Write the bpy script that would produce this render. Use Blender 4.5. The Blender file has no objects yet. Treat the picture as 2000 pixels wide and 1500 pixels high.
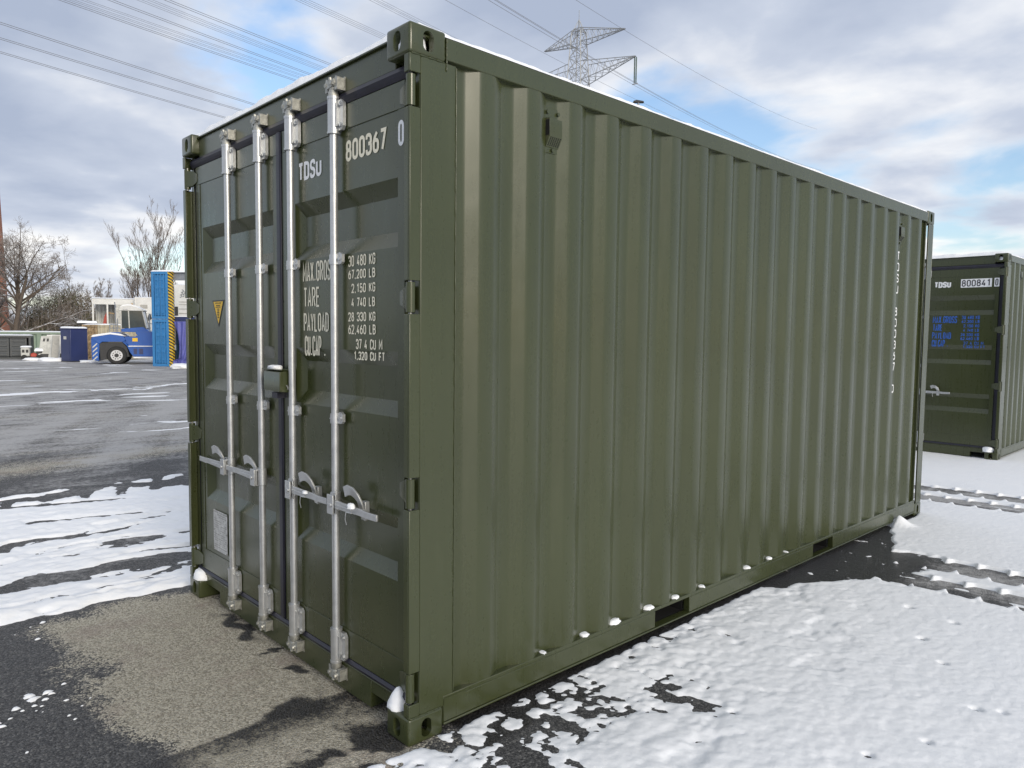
import bpy, bmesh, math, random
import numpy as np
from mathutils import Vector, Matrix

# ------------------------------------------------------------------ camera, sky, sun, exposure
scene = bpy.context.scene
COL = scene.collection
CAM = Vector((2.37835, -1.68636, 1.69447))
YAW, PITCH, ROLL = -0.814106, -0.066959, 0.010822
FPX = 1429.75          # focal length in pixels of the 2000 px wide photograph

def build_camera():
    fw = Vector((math.sin(YAW)*math.cos(PITCH), math.cos(YAW)*math.cos(PITCH), math.sin(PITCH)))
    r = Vector((math.cos(YAW), -math.sin(YAW), 0)); u = r.cross(fw)
    r2 = r*math.cos(ROLL)+u*math.sin(ROLL); u2 = -r*math.sin(ROLL)+u*math.cos(ROLL)
    cd = bpy.data.cameras.new('camera'); cd.sensor_width = 36; cd.sensor_fit = 'HORIZONTAL'
    cd.lens = FPX/2000*36; cd.clip_start = .05; cd.clip_end = 3000
    co = bpy.data.objects.new('camera', cd); COL.objects.link(co)
    m = Matrix(((r2.x, u2.x, -fw.x, CAM.x), (r2.y, u2.y, -fw.y, CAM.y), (r2.z, u2.z, -fw.z, CAM.z), (0, 0, 0, 1)))
    co.matrix_world = m
    scene.camera = co
    return fw, r2, u2
FW, RT, UP = build_camera()

def ray(px, py):                       # direction of a photograph pixel
    return FW + RT*((px-1000)/FPX) - UP*((py-750)/FPX)

SUN_DIR = Vector((0.975, -0.20, 0.0)).normalized()      # horizontal direction towards the sun
SUN_EL = math.radians(18)
world = bpy.data.worlds.new('World'); scene.world = world; world.use_nodes = True

class NT:
    """tiny node-tree helper"""
    def __init__(s, tree): s.t = tree; s.n = tree.nodes; s.l = tree.links
    def node(s, typ, **kw):
        nd = s.n.new(typ)
        for k, v in kw.items():
            if k.startswith('_'): setattr(nd, k[1:], v)
        for k, v in kw.items():
            if k.startswith('_'): continue
            key = int(k[1:]) if (k[0] == 'i' and k[1:].isdigit()) else k.replace('__', ' ')
            if hasattr(v, 'is_output'): s.l.new(v, nd.inputs[key])
            else: nd.inputs[key].default_value = v
        return nd
    def math(s, op, a, b=None, c=None, clamp=False):
        nd = s.n.new('ShaderNodeMath'); nd.operation = op; nd.use_clamp = clamp
        for i, v in enumerate((a, b, c)):
            if v is None: continue
            if hasattr(v, 'is_output'): s.l.new(v, nd.inputs[i])
            else: nd.inputs[i].default_value = v
        return nd.outputs[0]
    def mix(s, f, a, b, mode='MIX'):
        nd = s.n.new('ShaderNodeMix'); nd.data_type = 'RGBA'; nd.blend_type = mode
        for i, v in ((0, f), (6, a), (7, b)):
            if hasattr(v, 'is_output'): s.l.new(v, nd.inputs[i])
            else: nd.inputs[i].default_value = v if i == 0 else (tuple(v)+(1,))[:4]
        return nd.outputs[2]
    def ramp(s, f, stops, interp='LINEAR'):
        nd = s.n.new('ShaderNodeValToRGB'); nd.color_ramp.interpolation = interp
        e = nd.color_ramp.elements
        while len(e) < len(stops): e.new(.5)
        for el, (p, c) in zip(e, stops):
            el.position = p; el.color = (c, c, c, 1) if not hasattr(c, '__len__') else (tuple(c)+(1,))[:4]
        s.l.new(f, nd.inputs[0]); return nd.outputs[0]
    def smooth(s, v, a, b):
        nd = s.n.new('ShaderNodeMapRange'); nd.interpolation_type = 'SMOOTHSTEP'
        s.l.new(v, nd.inputs[0]); nd.inputs[1].default_value = a; nd.inputs[2].default_value = b
        return nd.outputs[0]
    def noise(s, vec, scale, detail=4, rough=.55, dist=0, out=0):
        nd = s.n.new('ShaderNodeTexNoise'); nd.inputs['Scale'].default_value = scale
        nd.inputs['Detail'].default_value = detail; nd.inputs['Roughness'].default_value = rough
        nd.inputs['Distortion'].default_value = dist
        if vec is not None: s.l.new(vec, nd.inputs['Vector'])
        return nd.outputs[out]

def build_world():
    t = NT(world.node_tree); t.n.clear()
    out = t.node('ShaderNodeOutputWorld'); bg = t.node('ShaderNodeBackground')
    sky = t.n.new('ShaderNodeTexSky'); sky.sky_type = 'NISHITA'; sky.sun_disc = False
    sky.sun_elevation = SUN_EL; sky.sun_rotation = math.atan2(SUN_DIR.x, SUN_DIR.y)
    sky.air_density = 1.0; sky.dust_density = 1.2; sky.ozone_density = 1.5
    tc = t.n.new('ShaderNodeTexCoord'); sx = t.node('ShaderNodeSeparateXYZ', Vector=tc.outputs['Generated'])
    zz = t.math('MAXIMUM', sx.outputs[2], 0.0); den = t.math('ADD', zz, .16)
    u = t.math('DIVIDE', sx.outputs[0], den); v = t.math('DIVIDE', sx.outputs[1], den)
    cv = t.node('ShaderNodeCombineXYZ', X=u, Y=v, Z=9.4).outputs[0]
    # coverage (where the blue shows through); thin edges are white, thick cores grey-lavender
    n1 = t.noise(cv, 1.0, 10, .50, .25)
    mp = t.node('ShaderNodeMapping', Vector=cv, Location=(7.3, 2.1, 5.0)).outputs[0]
    n2 = t.noise(mp, .8, 7, .5, .3)
    mp3 = t.node('ShaderNodeMapping', Vector=cv, Location=(-3.3, 4.1, 1.0)).outputs[0]
    n3 = t.noise(mp3, 2.4, 6, .5, .25)
    cover = t.smooth(n1, .345, .445)
    thick = t.math('ADD', t.math('MULTIPLY', n1, .45), t.math('ADD', t.math('MULTIPLY', n2, .35), t.math('MULTIPLY', n3, .20)))
    K = 10.0                         # background strength 0.1 below
    col = t.ramp(thick, [(.405, (.82, .805, .775)), (.455, (.625, .645, .685)), (.505, (.43, .475, .565)), (.58, (.315, .365, .47))])
    colk = t.mix(1.0, col, (K, K, K), 'MULTIPLY')
    blue = t.mix(1.0, sky.outputs[0], (1.5, 1.5, 1.55), 'MULTIPLY')
    c = t.mix(cover, blue, colk)
    # pale towards the horizon
    hz = t.smooth(sx.outputs[2], .16, -.02)
    c = t.mix(t.math('MULTIPLY', hz, .5), c, (.60*K, .625*K, .67*K))
    t.l.new(c, bg.inputs[0]); bg.inputs[1].default_value = .1
    t.l.new(bg.outputs[0], out.inputs[0])
build_world()

sd = bpy.data.lights.new('sun', 'SUN'); sd.energy = 1.5; sd.angle = math.radians(22); sd.color = (1, .91, .76)
so = bpy.data.objects.new('sun', sd); COL.objects.link(so)
tosun = Vector((SUN_DIR.x*math.cos(SUN_EL), SUN_DIR.y*math.cos(SUN_EL), math.sin(SUN_EL)))
so.rotation_euler = (-tosun).to_track_quat('-Z', 'Y').to_euler(); so.location = tosun*60
scene.view_settings.view_transform = 'Standard'; scene.view_settings.look = 'None'
scene.view_settings.exposure = 0.46; scene.view_settings.gamma = 1; scene.view_settings.use_curve_mapping = False
scene.render.resolution_x = 1024; scene.render.resolution_y = 768
random.seed(7)

# ------------------------------------------------------------------ helpers
class MB:
    """collects vertices and faces for one mesh"""
    def __init__(s): s.v = []; s.f = []
    def add(s, vs, fs):
        o = len(s.v); s.v += [tuple(p) for p in vs]; s.f += [tuple(i+o for i in f) for f in fs]; return s
    def box(s, x0, x1, y0, y1, z0, z1):
        return s.add([(x0,y0,z0),(x1,y0,z0),(x1,y1,z0),(x0,y1,z0),(x0,y0,z1),(x1,y0,z1),(x1,y1,z1),(x0,y1,z1)],
                     [(0,3,2,1),(4,5,6,7),(0,1,5,4),(1,2,6,5),(2,3,7,6),(3,0,4,7)])
    def prism(s, pts, a, b, axis='y'):
        """polygon pts (two coordinates) extruded from a to b along an axis"""
        n = len(pts)
        def mk(p, h): return {'y': (p[0], h, p[1]), 'x': (h, p[0], p[1]), 'z': (p[0], p[1], h)}[axis]
        vs = [mk(p, a) for p in pts]+[mk(p, b) for p in pts]
        fs = [tuple(range(n)), tuple(range(2*n-1, n-1, -1))]+[(i, i+n, (i+1) % n+n, (i+1) % n) for i in range(n)]
        return s.add(vs, fs)
    def tube(s, pts, rad, seg=8, cap=True):
        """round tube along a list of points; rad one value or one per point"""
        pts = [Vector(p) for p in pts]; n = len(pts)
        rr = rad if hasattr(rad, '__len__') else [rad]*n
        base = len(s.v); prev = None
        for i, p in enumerate(pts):
            d = (pts[min(i+1, n-1)]-pts[max(i-1, 0)]).normalized()
            if prev is None:
                a = Vector((0, 0, 1)) if abs(d.z) < .9 else Vector((1, 0, 0)); e1 = d.cross(a).normalized()
            else: e1 = (prev-d*prev.dot(d)).normalized()
            e2 = d.cross(e1); prev = e1
            for k in range(seg):
                an = 2*math.pi*k/seg; q = p+(e1*math.cos(an)+e2*math.sin(an))*rr[i]; s.v.append((q.x, q.y, q.z))
        for i in range(n-1):
            for k in range(seg):
                a = base+i*seg+k; b = base+i*seg+(k+1) % seg
                s.f.append((a, b, b+seg, a+seg))
        if cap:
            s.f.append(tuple(base+k for k in range(seg-1, -1, -1))); s.f.append(tuple(base+(n-1)*seg+k for k in range(seg)))
        return s
    def bar(s, a, b, w, h, up=(0, 0, 1)):
        """square bar from a to b, w across and h along 'up'"""
        a = Vector(a); b = Vector(b); d = (b-a).normalized(); u = Vector(up)
        e = d.cross(u).normalized()*(w/2); u2 = e.cross(d).normalized()*(h/2)
        vs = [a-e-u2, a+e-u2, a+e+u2, a-e+u2, b-e-u2, b+e-u2, b+e+u2, b-e+u2]
        return s.add(vs, [(0,3,2,1),(4,5,6,7),(0,1,5,4),(1,2,6,5),(2,3,7,6),(3,0,4,7)])
    def mesh(s, name, smooth=None):
        m = bpy.data.meshes.new(name); m.from_pydata(s.v, [], s.f)
        bm = bmesh.new(); bm.from_mesh(m); bmesh.ops.recalc_face_normals(bm, faces=bm.faces); bm.to_mesh(m); bm.free()
        if smooth:
            m.shade_smooth(); m.set_sharp_from_angle(angle=math.radians(smooth))
        return m
    def build(s, name, mat, parent=None, bevel=0, smooth=None, seg=2, **props):
        m = s.mesh(name, smooth); return link(name, m, mat, parent, bevel, seg, **props)

def link(name, mesh, mat, parent=None, bevel=0, seg=2, **props):
    o = bpy.data.objects.new(name, mesh); COL.objects.link(o)
    if mat is not None and len(mesh.materials) == 0: mesh.materials.append(mat)
    if parent is not None: o.parent = parent
    if bevel:
        b = o.modifiers.new('bevel', 'BEVEL'); b.width = bevel; b.segments = seg; b.limit_method = 'ANGLE'; b.angle_limit = math.radians(40)
        b.harden_normals = False
        mesh.shade_smooth(); mesh.set_sharp_from_angle(angle=math.radians(42))
    for k, v in props.items(): o[k] = v
    return o

def thing(name, label, cat, loc=(0, 0, 0), rotz=0, group=None):
    o = bpy.data.objects.new(name, None); COL.objects.link(o); o.empty_display_size = .2
    o.location = loc; o.rotation_euler = (0, 0, rotz); tag(o, label, cat, group); return o
def tag(o, label, cat, group=None):
    o['label'] = label; o['category'] = cat
    if group: o['group'] = group
    return o
def copy_part(src, parent, loc=(0, 0, 0)):
    c = src.copy(); COL.objects.link(c); c.parent = parent; c.location = Vector(src.location)+Vector(loc); return c

# ------------------------------------------------------------------ numpy noise
def _h(ix, iy, s):
    n = (ix.astype(np.int64)*374761393+iy.astype(np.int64)*668265263+s*982451653) & 0x7fffffff
    n = ((n ^ (n >> 13))*1274126177) & 0x7fffffff
    return ((n ^ (n >> 16)) & 0xffff)/65535.0
def vnoise(x, y, s=0):
    ix = np.floor(x); iy = np.floor(y); fx = x-ix; fy = y-iy
    fx = fx*fx*(3-2*fx); fy = fy*fy*(3-2*fy); ix = ix.astype(int); iy = iy.astype(int)
    a = _h(ix, iy, s); b = _h(ix+1, iy, s); c = _h(ix, iy+1, s); d = _h(ix+1, iy+1, s)
    return (a*(1-fx)+b*fx)*(1-fy)+(c*(1-fx)+d*fx)*fy
def fbm(x, y, s=0, o=4):
    t = 0; a = .5; n = 0
    for i in range(o):
        t = t+a*vnoise(x*2**i+i*17.3, y*2**i-i*9.1, s+i); n += a; a *= .5
    return t/n
def worley(x, y, s=0):
    ix = np.floor(x).astype(int); iy = np.floor(y).astype(int); best = np.full(x.shape, 9.0); rnd = np.zeros(x.shape)
    for dx in (-1, 0, 1):
        for dy in (-1, 0, 1):
            jx = ix+dx; jy = iy+dy
            px = jx+.15+.7*_h(jx, jy, s); py = jy+.15+.7*_h(jx, jy, s+5)
            d = np.hypot(x-px, y-py); m = d < best
            best = np.where(m, d, best); rnd = np.where(m, _h(jx, jy, s+11), rnd)
    return best, rnd
def sstep(v, a, b):
    t = np.clip((v-a)/(b-a), 0, 1); return t*t*(3-2*t)
def grid_mesh(name, xs, ys, Z, keep=None, attrs=None):
    nx, ny = len(xs), len(ys); X, Y = np.meshgrid(xs, ys, indexing='ij')
    V = np.stack([X, Y, Z], -1).reshape(-1, 3)
    i = np.arange(nx-1)[:, None]*ny+np.arange(ny-1)[None, :]
    F = np.stack([i, i+ny, i+ny+1, i+1], -1).reshape(-1, 4)
    if keep is not None:
        kf = keep[:-1, :-1] | keep[1:, :-1] | keep[1:, 1:] | keep[:-1, 1:]
        F = F[kf.reshape(-1)]
        used = np.zeros(len(V), bool); used[F.reshape(-1)] = True
        idx = np.cumsum(used)-1; F = idx[F]; V = V[used]
    else: used = np.ones(len(V), bool)
    m = bpy.data.meshes.new(name)
    m.vertices.add(len(V)); m.vertices.foreach_set('co', V.astype(np.float32).reshape(-1))
    m.loops.add(len(F)*4); m.loops.foreach_set('vertex_index', F.astype(np.int32).reshape(-1))
    m.polygons.add(len(F)); m.polygons.foreach_set('loop_start', (np.arange(len(F))*4).astype(np.int32))
    try: m.polygons.foreach_set('loop_total', np.full(len(F), 4, np.int32))
    except Exception: pass
    for k, a in (attrs or {}).items():
        at = m.attributes.new(k, 'FLOAT', 'POINT'); at.data.foreach_set('value', a.reshape(-1)[used].astype(np.float32))
    m.update(calc_edges=True); m.shade_smooth(); return m
def axis(segs):
    """concatenated spacings: [(start, stop, step), ...]"""
    out = []
    for a, b, st in segs: out += list(np.arange(a, b-1e-6, st))
    out.append(segs[-1][1]); return np.array(out)
def geo(a, b, st, g):
    """from a to b with growing step"""
    out = [a]; s = st; sg = 1 if b > a else -1
    while (b-out[-1])*sg > s: out.append(out[-1]+sg*s); s *= g
    out.append(b); return out

# ------------------------------------------------------------------ materials
def new_mat(name):
    m = bpy.data.materials.new(name); m.use_nodes = True; t = NT(m.node_tree); t.n.clear()
    out = t.node('ShaderNodeOutputMaterial'); bs = t.node('ShaderNodeBsdfPrincipled'); t.l.new(bs.outputs[0], out.inputs[0])
    return m, t, bs
def simple(name, col, rough=.5, metal=0, var=.12, scale=9, bump=0, bscale=60, spec=.5, rvar=.12, coord='Object'):
    m, t, bs = new_mat(name); tc = t.n.new('ShaderNodeTexCoord').outputs[coord]
    n = t.noise(tc, scale, 5, .6); n2 = t.noise(tc, scale*5.3, 3, .5)
    f = t.math('ADD', t.math('MULTIPLY', n, .7), t.math('MULTIPLY', n2, .3))
    c0 = tuple(max(0, c*(1-var*1.6)) for c in col); c1 = tuple(min(1, c*(1+var*1.6)) for c in col)
    t.l.new(t.ramp(f, [(.3, c0), (.7, c1)]), bs.inputs['Base Color'])
    t.l.new(t.math('ADD', t.math('MULTIPLY', n, rvar*2), rough-rvar), bs.inputs['Roughness'])
    bs.inputs['Metallic'].default_value = metal; bs.inputs['Specular IOR Level'].default_value = spec
    if bump:
        nb = t.noise(tc, bscale, 4, .6); b = t.node('ShaderNodeBump', Strength=1.0, Distance=bump, Height=nb)
        t.l.new(b.outputs[0], bs.inputs['Normal'])
    return m

def paint(name, col, rough=.36, wave=.0016, dirt=.25):
    """sheet-steel paint: gentle oil-canning, faint dust and scuffs"""
    m, t, bs = new_mat(name); tc = t.n.new('ShaderNodeTexCoord').outputs['Object']
    big = t.noise(tc, 1.3, 4, .55); fine = t.noise(tc, 34, 5, .65)
    mp = t.node('ShaderNodeMapping', Vector=tc, Scale=(14, 14, 1.1)).outputs[0]; strk = t.noise(mp, 1.6, 5, .6)
    c = t.mix(t.smooth(big, .3, .7), tuple(x*.93 for x in col), tuple(x*1.07 for x in col))
    dust = tuple(min(1, x*1.25+.018) for x in col)
    c = t.mix(t.math('MULTIPLY', t.smooth(strk, .52, .8), dirt), c, dust)
    c = t.mix(t.math('MULTIPLY', t.smooth(fine, .66, .78), dirt*.5), c, dust)
    sp = t.noise(tc, 210, 2, .5); c = t.mix(t.math('MULTIPLY', t.smooth(sp, .73, .78), .35), c, tuple(min(1, x*1.7+.03) for x in col))
    t.l.new(c, bs.inputs['Base Color'])
    r = t.math('ADD', t.math('MULTIPLY', strk, .16), rough-.08); t.l.new(t.math('ADD', r, t.math('MULTIPLY', fine, .08)), bs.inputs['Roughness'])
    bs.inputs['Coat Weight'].default_value = .22; bs.inputs['Coat Roughness'].default_value = .16
    wv = t.noise(tc, 2.6, 2, .4); peel = t.noise(tc, 260, 2, .5)
    hsum = t.math('ADD', t.math('MULTIPLY', wv, 1.0), t.math('MULTIPLY', peel, .012))
    b = t.node('ShaderNodeBump', Strength=1.0, Distance=wave*3, Height=hsum); t.l.new(b.outputs[0], bs.inputs['Normal'])
    return m

M = {}
M['olive'] = paint('olive_paint', (.0405, .0485, .0170), .25, .0022, .16)
M['galv'] = simple('galvanised_steel', (.50, .51, .515), .36, .7, .07, 30, .0003, 130)
M['cast'] = simple('galvanised_casting', (.40, .40, .37), .5, .7, .25, 40, .0015, 120)
M['rubber'] = simple('rubber_gasket', (.012, .012, .024), .42, 0, .3, 12)
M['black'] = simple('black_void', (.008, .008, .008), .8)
M['cream_ink'] = simple('cream_lettering', (.74, .70, .56), .5, 0, .08, 30)
M['white_ink'] = simple('white_lettering', (.78, .79, .80), .5, 0, .06, 30)
M['blue_ink'] = simple('blue_lettering', (.03, .12, .48), .5, 0, .25, 40)
M['black_ink'] = simple('black_lettering', (.015, .015, .018), .5)
M['yellow'] = simple('yellow_sticker', (.78, .48, .02), .45, 0, .05, 20)
M['plate'] = simple('aluminium_plate', (.50, .50, .49), .4, .5, .3, 30)
M['bolt'] = simple('bolt_steel', (.30, .30, .28), .4, .8, .2, 40)

def snow_mat():
    m, t, bs = new_mat('snow'); g = t.n.new('ShaderNodeNewGeometry').outputs['Position']
    n = t.noise(g, 3, 4, .6); f = t.noise(g, 140, 4, .7); f2 = t.noise(g, 36, 3, .6)
    t.l.new(t.mix(n, (.85, .87, .90), (.91, .915, .93)), bs.inputs['Base Color'])
    bs.inputs['Roughness'].default_value = .62; bs.inputs['Specular IOR Level'].default_value = .3
    h = t.math('ADD', t.math('MULTIPLY', f, .35), f2)
    t.l.new(t.node('ShaderNodeBump', Strength=.7, Distance=.003, Height=h).outputs[0], bs.inputs['Normal'])
    return m
M['snow'] = snow_mat()
# ------------------------------------------------------------------ ground
def ground_mat():
    m, t, bs = new_mat('asphalt'); g = t.n.new('ShaderNodeNewGeometry').outputs['Position']
    def attr(n):
        a = t.n.new('ShaderNodeAttribute'); a.attribute_name = n; return a.outputs['Fac']
    vor = t.node('ShaderNodeTexVoronoi', Vector=g, Scale=115.0); vor2 = t.node('ShaderNodeTexVoronoi', Vector=g, Scale=260.0)
    sv = t.node('ShaderNodeSeparateColor', Color=vor.outputs['Color']).outputs[0]
    sv2 = t.node('ShaderNodeSeparateColor', Color=vor2.outputs['Color']).outputs[1]
    n1 = t.noise(g, 2.2, 6, .6); n2 = t.noise(g, 17, 5, .65); n3 = t.noise(g, 70, 3, .6)
    stone = t.math('ADD', t.math('MULTIPLY', sv, .6), t.math('MULTIPLY', sv2, .4))
    brk = t.math('ADD', t.math('MULTIPLY', t.math('SUBTRACT', n2, .5), .8), t.math('MULTIPLY', t.math('SUBTRACT', stone, .5), .5))
    dry = t.smooth(t.math('ADD', attr('dry'), brk), .35, .65)
    wet = t.smooth(t.math('ADD', attr('wet'), brk), .35, .7)
    slush = attr('slush')
    # damp asphalt with a few pale chips
    c = t.mix(t.smooth(stone, .15, .85), (.032, .032, .034), (.115, .113, .111))
    c = t.mix(t.math('MULTIPLY', t.smooth(sv, .86, .93), .55), c, (.20, .195, .185))
    cd = t.mix(t.smooth(stone, .1, .9), (.215, .196, .150), (.54, .50, .405))
    cd = t.mix(t.math('MULTIPLY', t.smooth(sv2, .88, .95), .5), cd, (.46, .44, .40))
    cd = t.mix(t.math('MULTIPLY', t.smooth(n1, .5, .68), .5), cd, (.27, .215, .185))
    c = t.mix(dry, c, cd)
    cw = t.mix(t.smooth(stone, .2, .9), (.014, .0135, .013), (.055, .052, .049))
    c = t.mix(wet, c, cw)
    # grey half-melted slush, streaked along the tracks
    mp = t.node('ShaderNodeMapping', Vector=g, Rotation=(0, 0, .12), Scale=(2.6, .9, 1)).outputs[0]
    st = t.noise(mp, 1.0, 8, .66, .5)
    rings = []
    for (cx, cy, k) in ((-2.0, 22.0, 1.9), (-20.0, -16.0, 1.5), (6.0, 40.0, 1.2)):      # turning wheel tracks
        v = t.node('ShaderNodeVectorMath', _operation='SUBTRACT', i0=g, i1=(cx, cy, 0)).outputs[0]
        ln = t.node('ShaderNodeVectorMath', _operation='LENGTH', i0=v).outputs['Value']
        rv = t.node('ShaderNodeCombineXYZ', X=t.math('MULTIPLY', ln, k), Y=t.math('MULTIPLY', n1, .6), Z=cx).outputs[0]
        rings.append(t.noise(rv, 1.0, 4, .6))
    rg = t.math('MULTIPLY', t.math('ADD', rings[0], t.math('ADD', rings[1], rings[2])), .3333)
    st = t.math('ADD', t.math('MULTIPLY', st, .5), t.math('ADD', t.math('MULTIPLY', rg, .62), t.math('MULTIPLY', t.math('SUBTRACT', n2, .5), .35)))
    sl = t.smooth(t.math('ADD', slush, t.math('MULTIPLY', t.math('SUBTRACT', st, .56), 3.2)), .25, 1.0)
    cs = t.mix(n3, (.34, .33, .32), (.56, .555, .555))
    c = t.mix(t.math('MULTIPLY', sl, .9), c, cs)
    t.l.new(c, bs.inputs['Base Color'])
    r = t.math('SUBTRACT', .68, t.math('MULTIPLY', wet, .38)); r = t.math('ADD', r, t.math('MULTIPLY', dry, .2), clamp=True)
    t.l.new(r, bs.inputs['Roughness']); bs.inputs['Specular IOR Level'].default_value = .4
    dist = vor.outputs['Distance']
    hgt = t.math('ADD', t.math('MULTIPLY', dist, -.5), t.math('ADD', t.math('MULTIPLY', n3, .6), t.math('MULTIPLY', n2, .8)))
    t.l.new(t.node('ShaderNodeBump', Strength=1.0, Distance=.011, Height=hgt).outputs[0], bs.inputs['Normal'])
    return m

def blob(x, y, cx, cy, rx, ry, rot=0):
    dx, dy = x-cx, y-cy; c, s = math.cos(rot), math.sin(rot)
    return 1-np.hypot((dx*c+dy*s)/rx, (-dx*s+dy*c)/ry)

def build_ground():
    xs = np.array(geo(-8, -420, .03, 1.045)[::-1][:-1]+list(np.arange(-8, 2.5, .03))+geo(2.5, 420, .03, 1.07))
    ys = np.array(geo(-1.6, -420, .03, 1.07)[::-1][:-1]+list(np.arange(-1.6, 6, .03))+geo(6, 420, .03, 1.055))
    X, Y = np.meshgrid(xs, ys, indexing='ij')
    wx = X+(fbm(X*3, Y*3, 3, 5)-.5)*.42; wy = Y+(fbm(X*3, Y*3, 31, 5)-.5)*.42
    sd_ = np.minimum(np.minimum(wx+2.46, .04-wx), np.minimum(wy+.79, .22-wy))
    dry = .5+np.clip(sd_/.16, -1, 1)*.5
    # older bare, half-dry band beyond the strip of snow
    band = np.clip(1-np.abs(wx+8.4+.25*(Y-1))/1.1, 0, 1)*(X < -6)
    dry = np.maximum(dry, band*.72); dry = np.where(X < -9.3, .38+.5*(fbm(X*.9, Y*.35, 41, 5)-.5), dry)
    wet = np.full(X.shape, .02)
    def st(v): return np.clip(.5+v*1.3, 0, 1)
    wxx = X+(fbm(X*8, Y*8, 8, 5)-.5)*.26; wyy = Y+(fbm(X*8, Y*8, 81, 5)-.5)*.26
    wet = np.maximum(wet, .8*((X > -.25) & (X < .2) & (Y > .25) & (Y < 6.1)))
    for b in [(-.61, -.16, .105, .19, .12), (-1.66, -.01, .26, .065, 0), (-1.0, .0, .07, .04, 0), (-1.22, -.02, .05, .03, 0),
              (-.2, -.03, .15, .07, .3), (-.15, -.30, .035, .18, -.35), (-.03, -.3, .03, .3, 0)]:
        wet = np.maximum(wet, .86*st(blob(wxx, wyy, *b)))
    wet = np.maximum(wet, st(np.minimum(wx+.4, 1.5-wx)*np.where((wy > 2.9) & (wy < 5.3), 1, -1))*.95*(X > -.6))
    wet = np.maximum(wet, .42*sstep(fbm(X*.7, Y*1.1, 5, 4), .5, .62)*(X < 0)*(Y < -.8))
    wet = np.where(X < -9.6, .35*fbm(X*.5, Y*.25, 9, 4)+.12, wet)
    sl = np.where(X < -2.5, .20+.12*fbm(X*3, Y*2, 43, 4)+sstep(-X, 5.8, 11.0)*.50, 0.0)
    sl = sl+sstep(-X, 28, 44)*.12
    sl = np.where((X < 1) & (Y < -.75) & (X > -6), .10*sstep(fbm(X*2, Y*2, 12, 4), .45, .7), sl)
    rut = np.exp(-((Y-4.06-.05*X)/.42)**4)*sstep(X, .3, .9)+np.exp(-((Y-7.15-.06*X)/.46)**4)
    sl = np.maximum(sl, .85*rut*(X > -3)*(X < 20)); wet = np.where(rut*(X > .3) > .4, wet*.35, wet)
    m = grid_mesh('ground', xs, ys, np.zeros(X.shape), attrs={'dry': dry, 'wet': wet, 'slush': sl})
    link('ground', m, ground_mat(), kind='structure')
build_ground()

# ------------------------------------------------------------------ snow lying on the ground
TEETH = .205
def track(h, X, Y, yc, half, ridge, slope, x0, seed):
    """a twin-tyre rut running along x: bare floor, a ridge of snow in the middle, lugs of snow at its edges"""
    yy = Y-yc-slope*X
    wob = (fbm(X*2.2, Y*2.2, seed, 3)-.5)*.07
    fade = sstep(X, x0-.12, x0+.25)
    ph = X/TEETH+.25*vnoise(X*1.3, Y*0+seed, seed)
    def tooth(off): 
        q = np.abs(((ph+off) % 1.0)-.5); return np.exp(-(q/.10)**2)
    rim = half+wob-.055*tooth(.0)*np.where(yy > 0, 1, 1)-.004
    rid = ridge*.5+.02*np.sin(X*9+seed)*.5+.055*tooth(.35)*(yy > 0)+.055*tooth(.7)*(yy < 0)+wob*.3
    a = np.abs(yy)
    inrut = np.minimum(rim-a, a-rid)                       # >0 on the bare floor
    floor = -.010+.034*(fbm(X*3.0, Y*18, seed+3, 4)-.45)
    hh = np.where(a < rid, np.minimum(h, .020)+.004, h)
    # teeth stand a little proud
    near = np.exp(-((a-rim)/.05)**2)*tooth(.0)+np.exp(-((a-rid)/.05)**2)*(tooth(.35)*(yy > 0)+tooth(.7)*(yy < 0))
    hh = hh+.014*near
    k = sstep(inrut, -.012, .018)*fade
    edge = np.exp(-((a-rim-.03)/.035)**2)*.006*fade
    return (hh+edge)*(1-k)+floor*k

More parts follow.
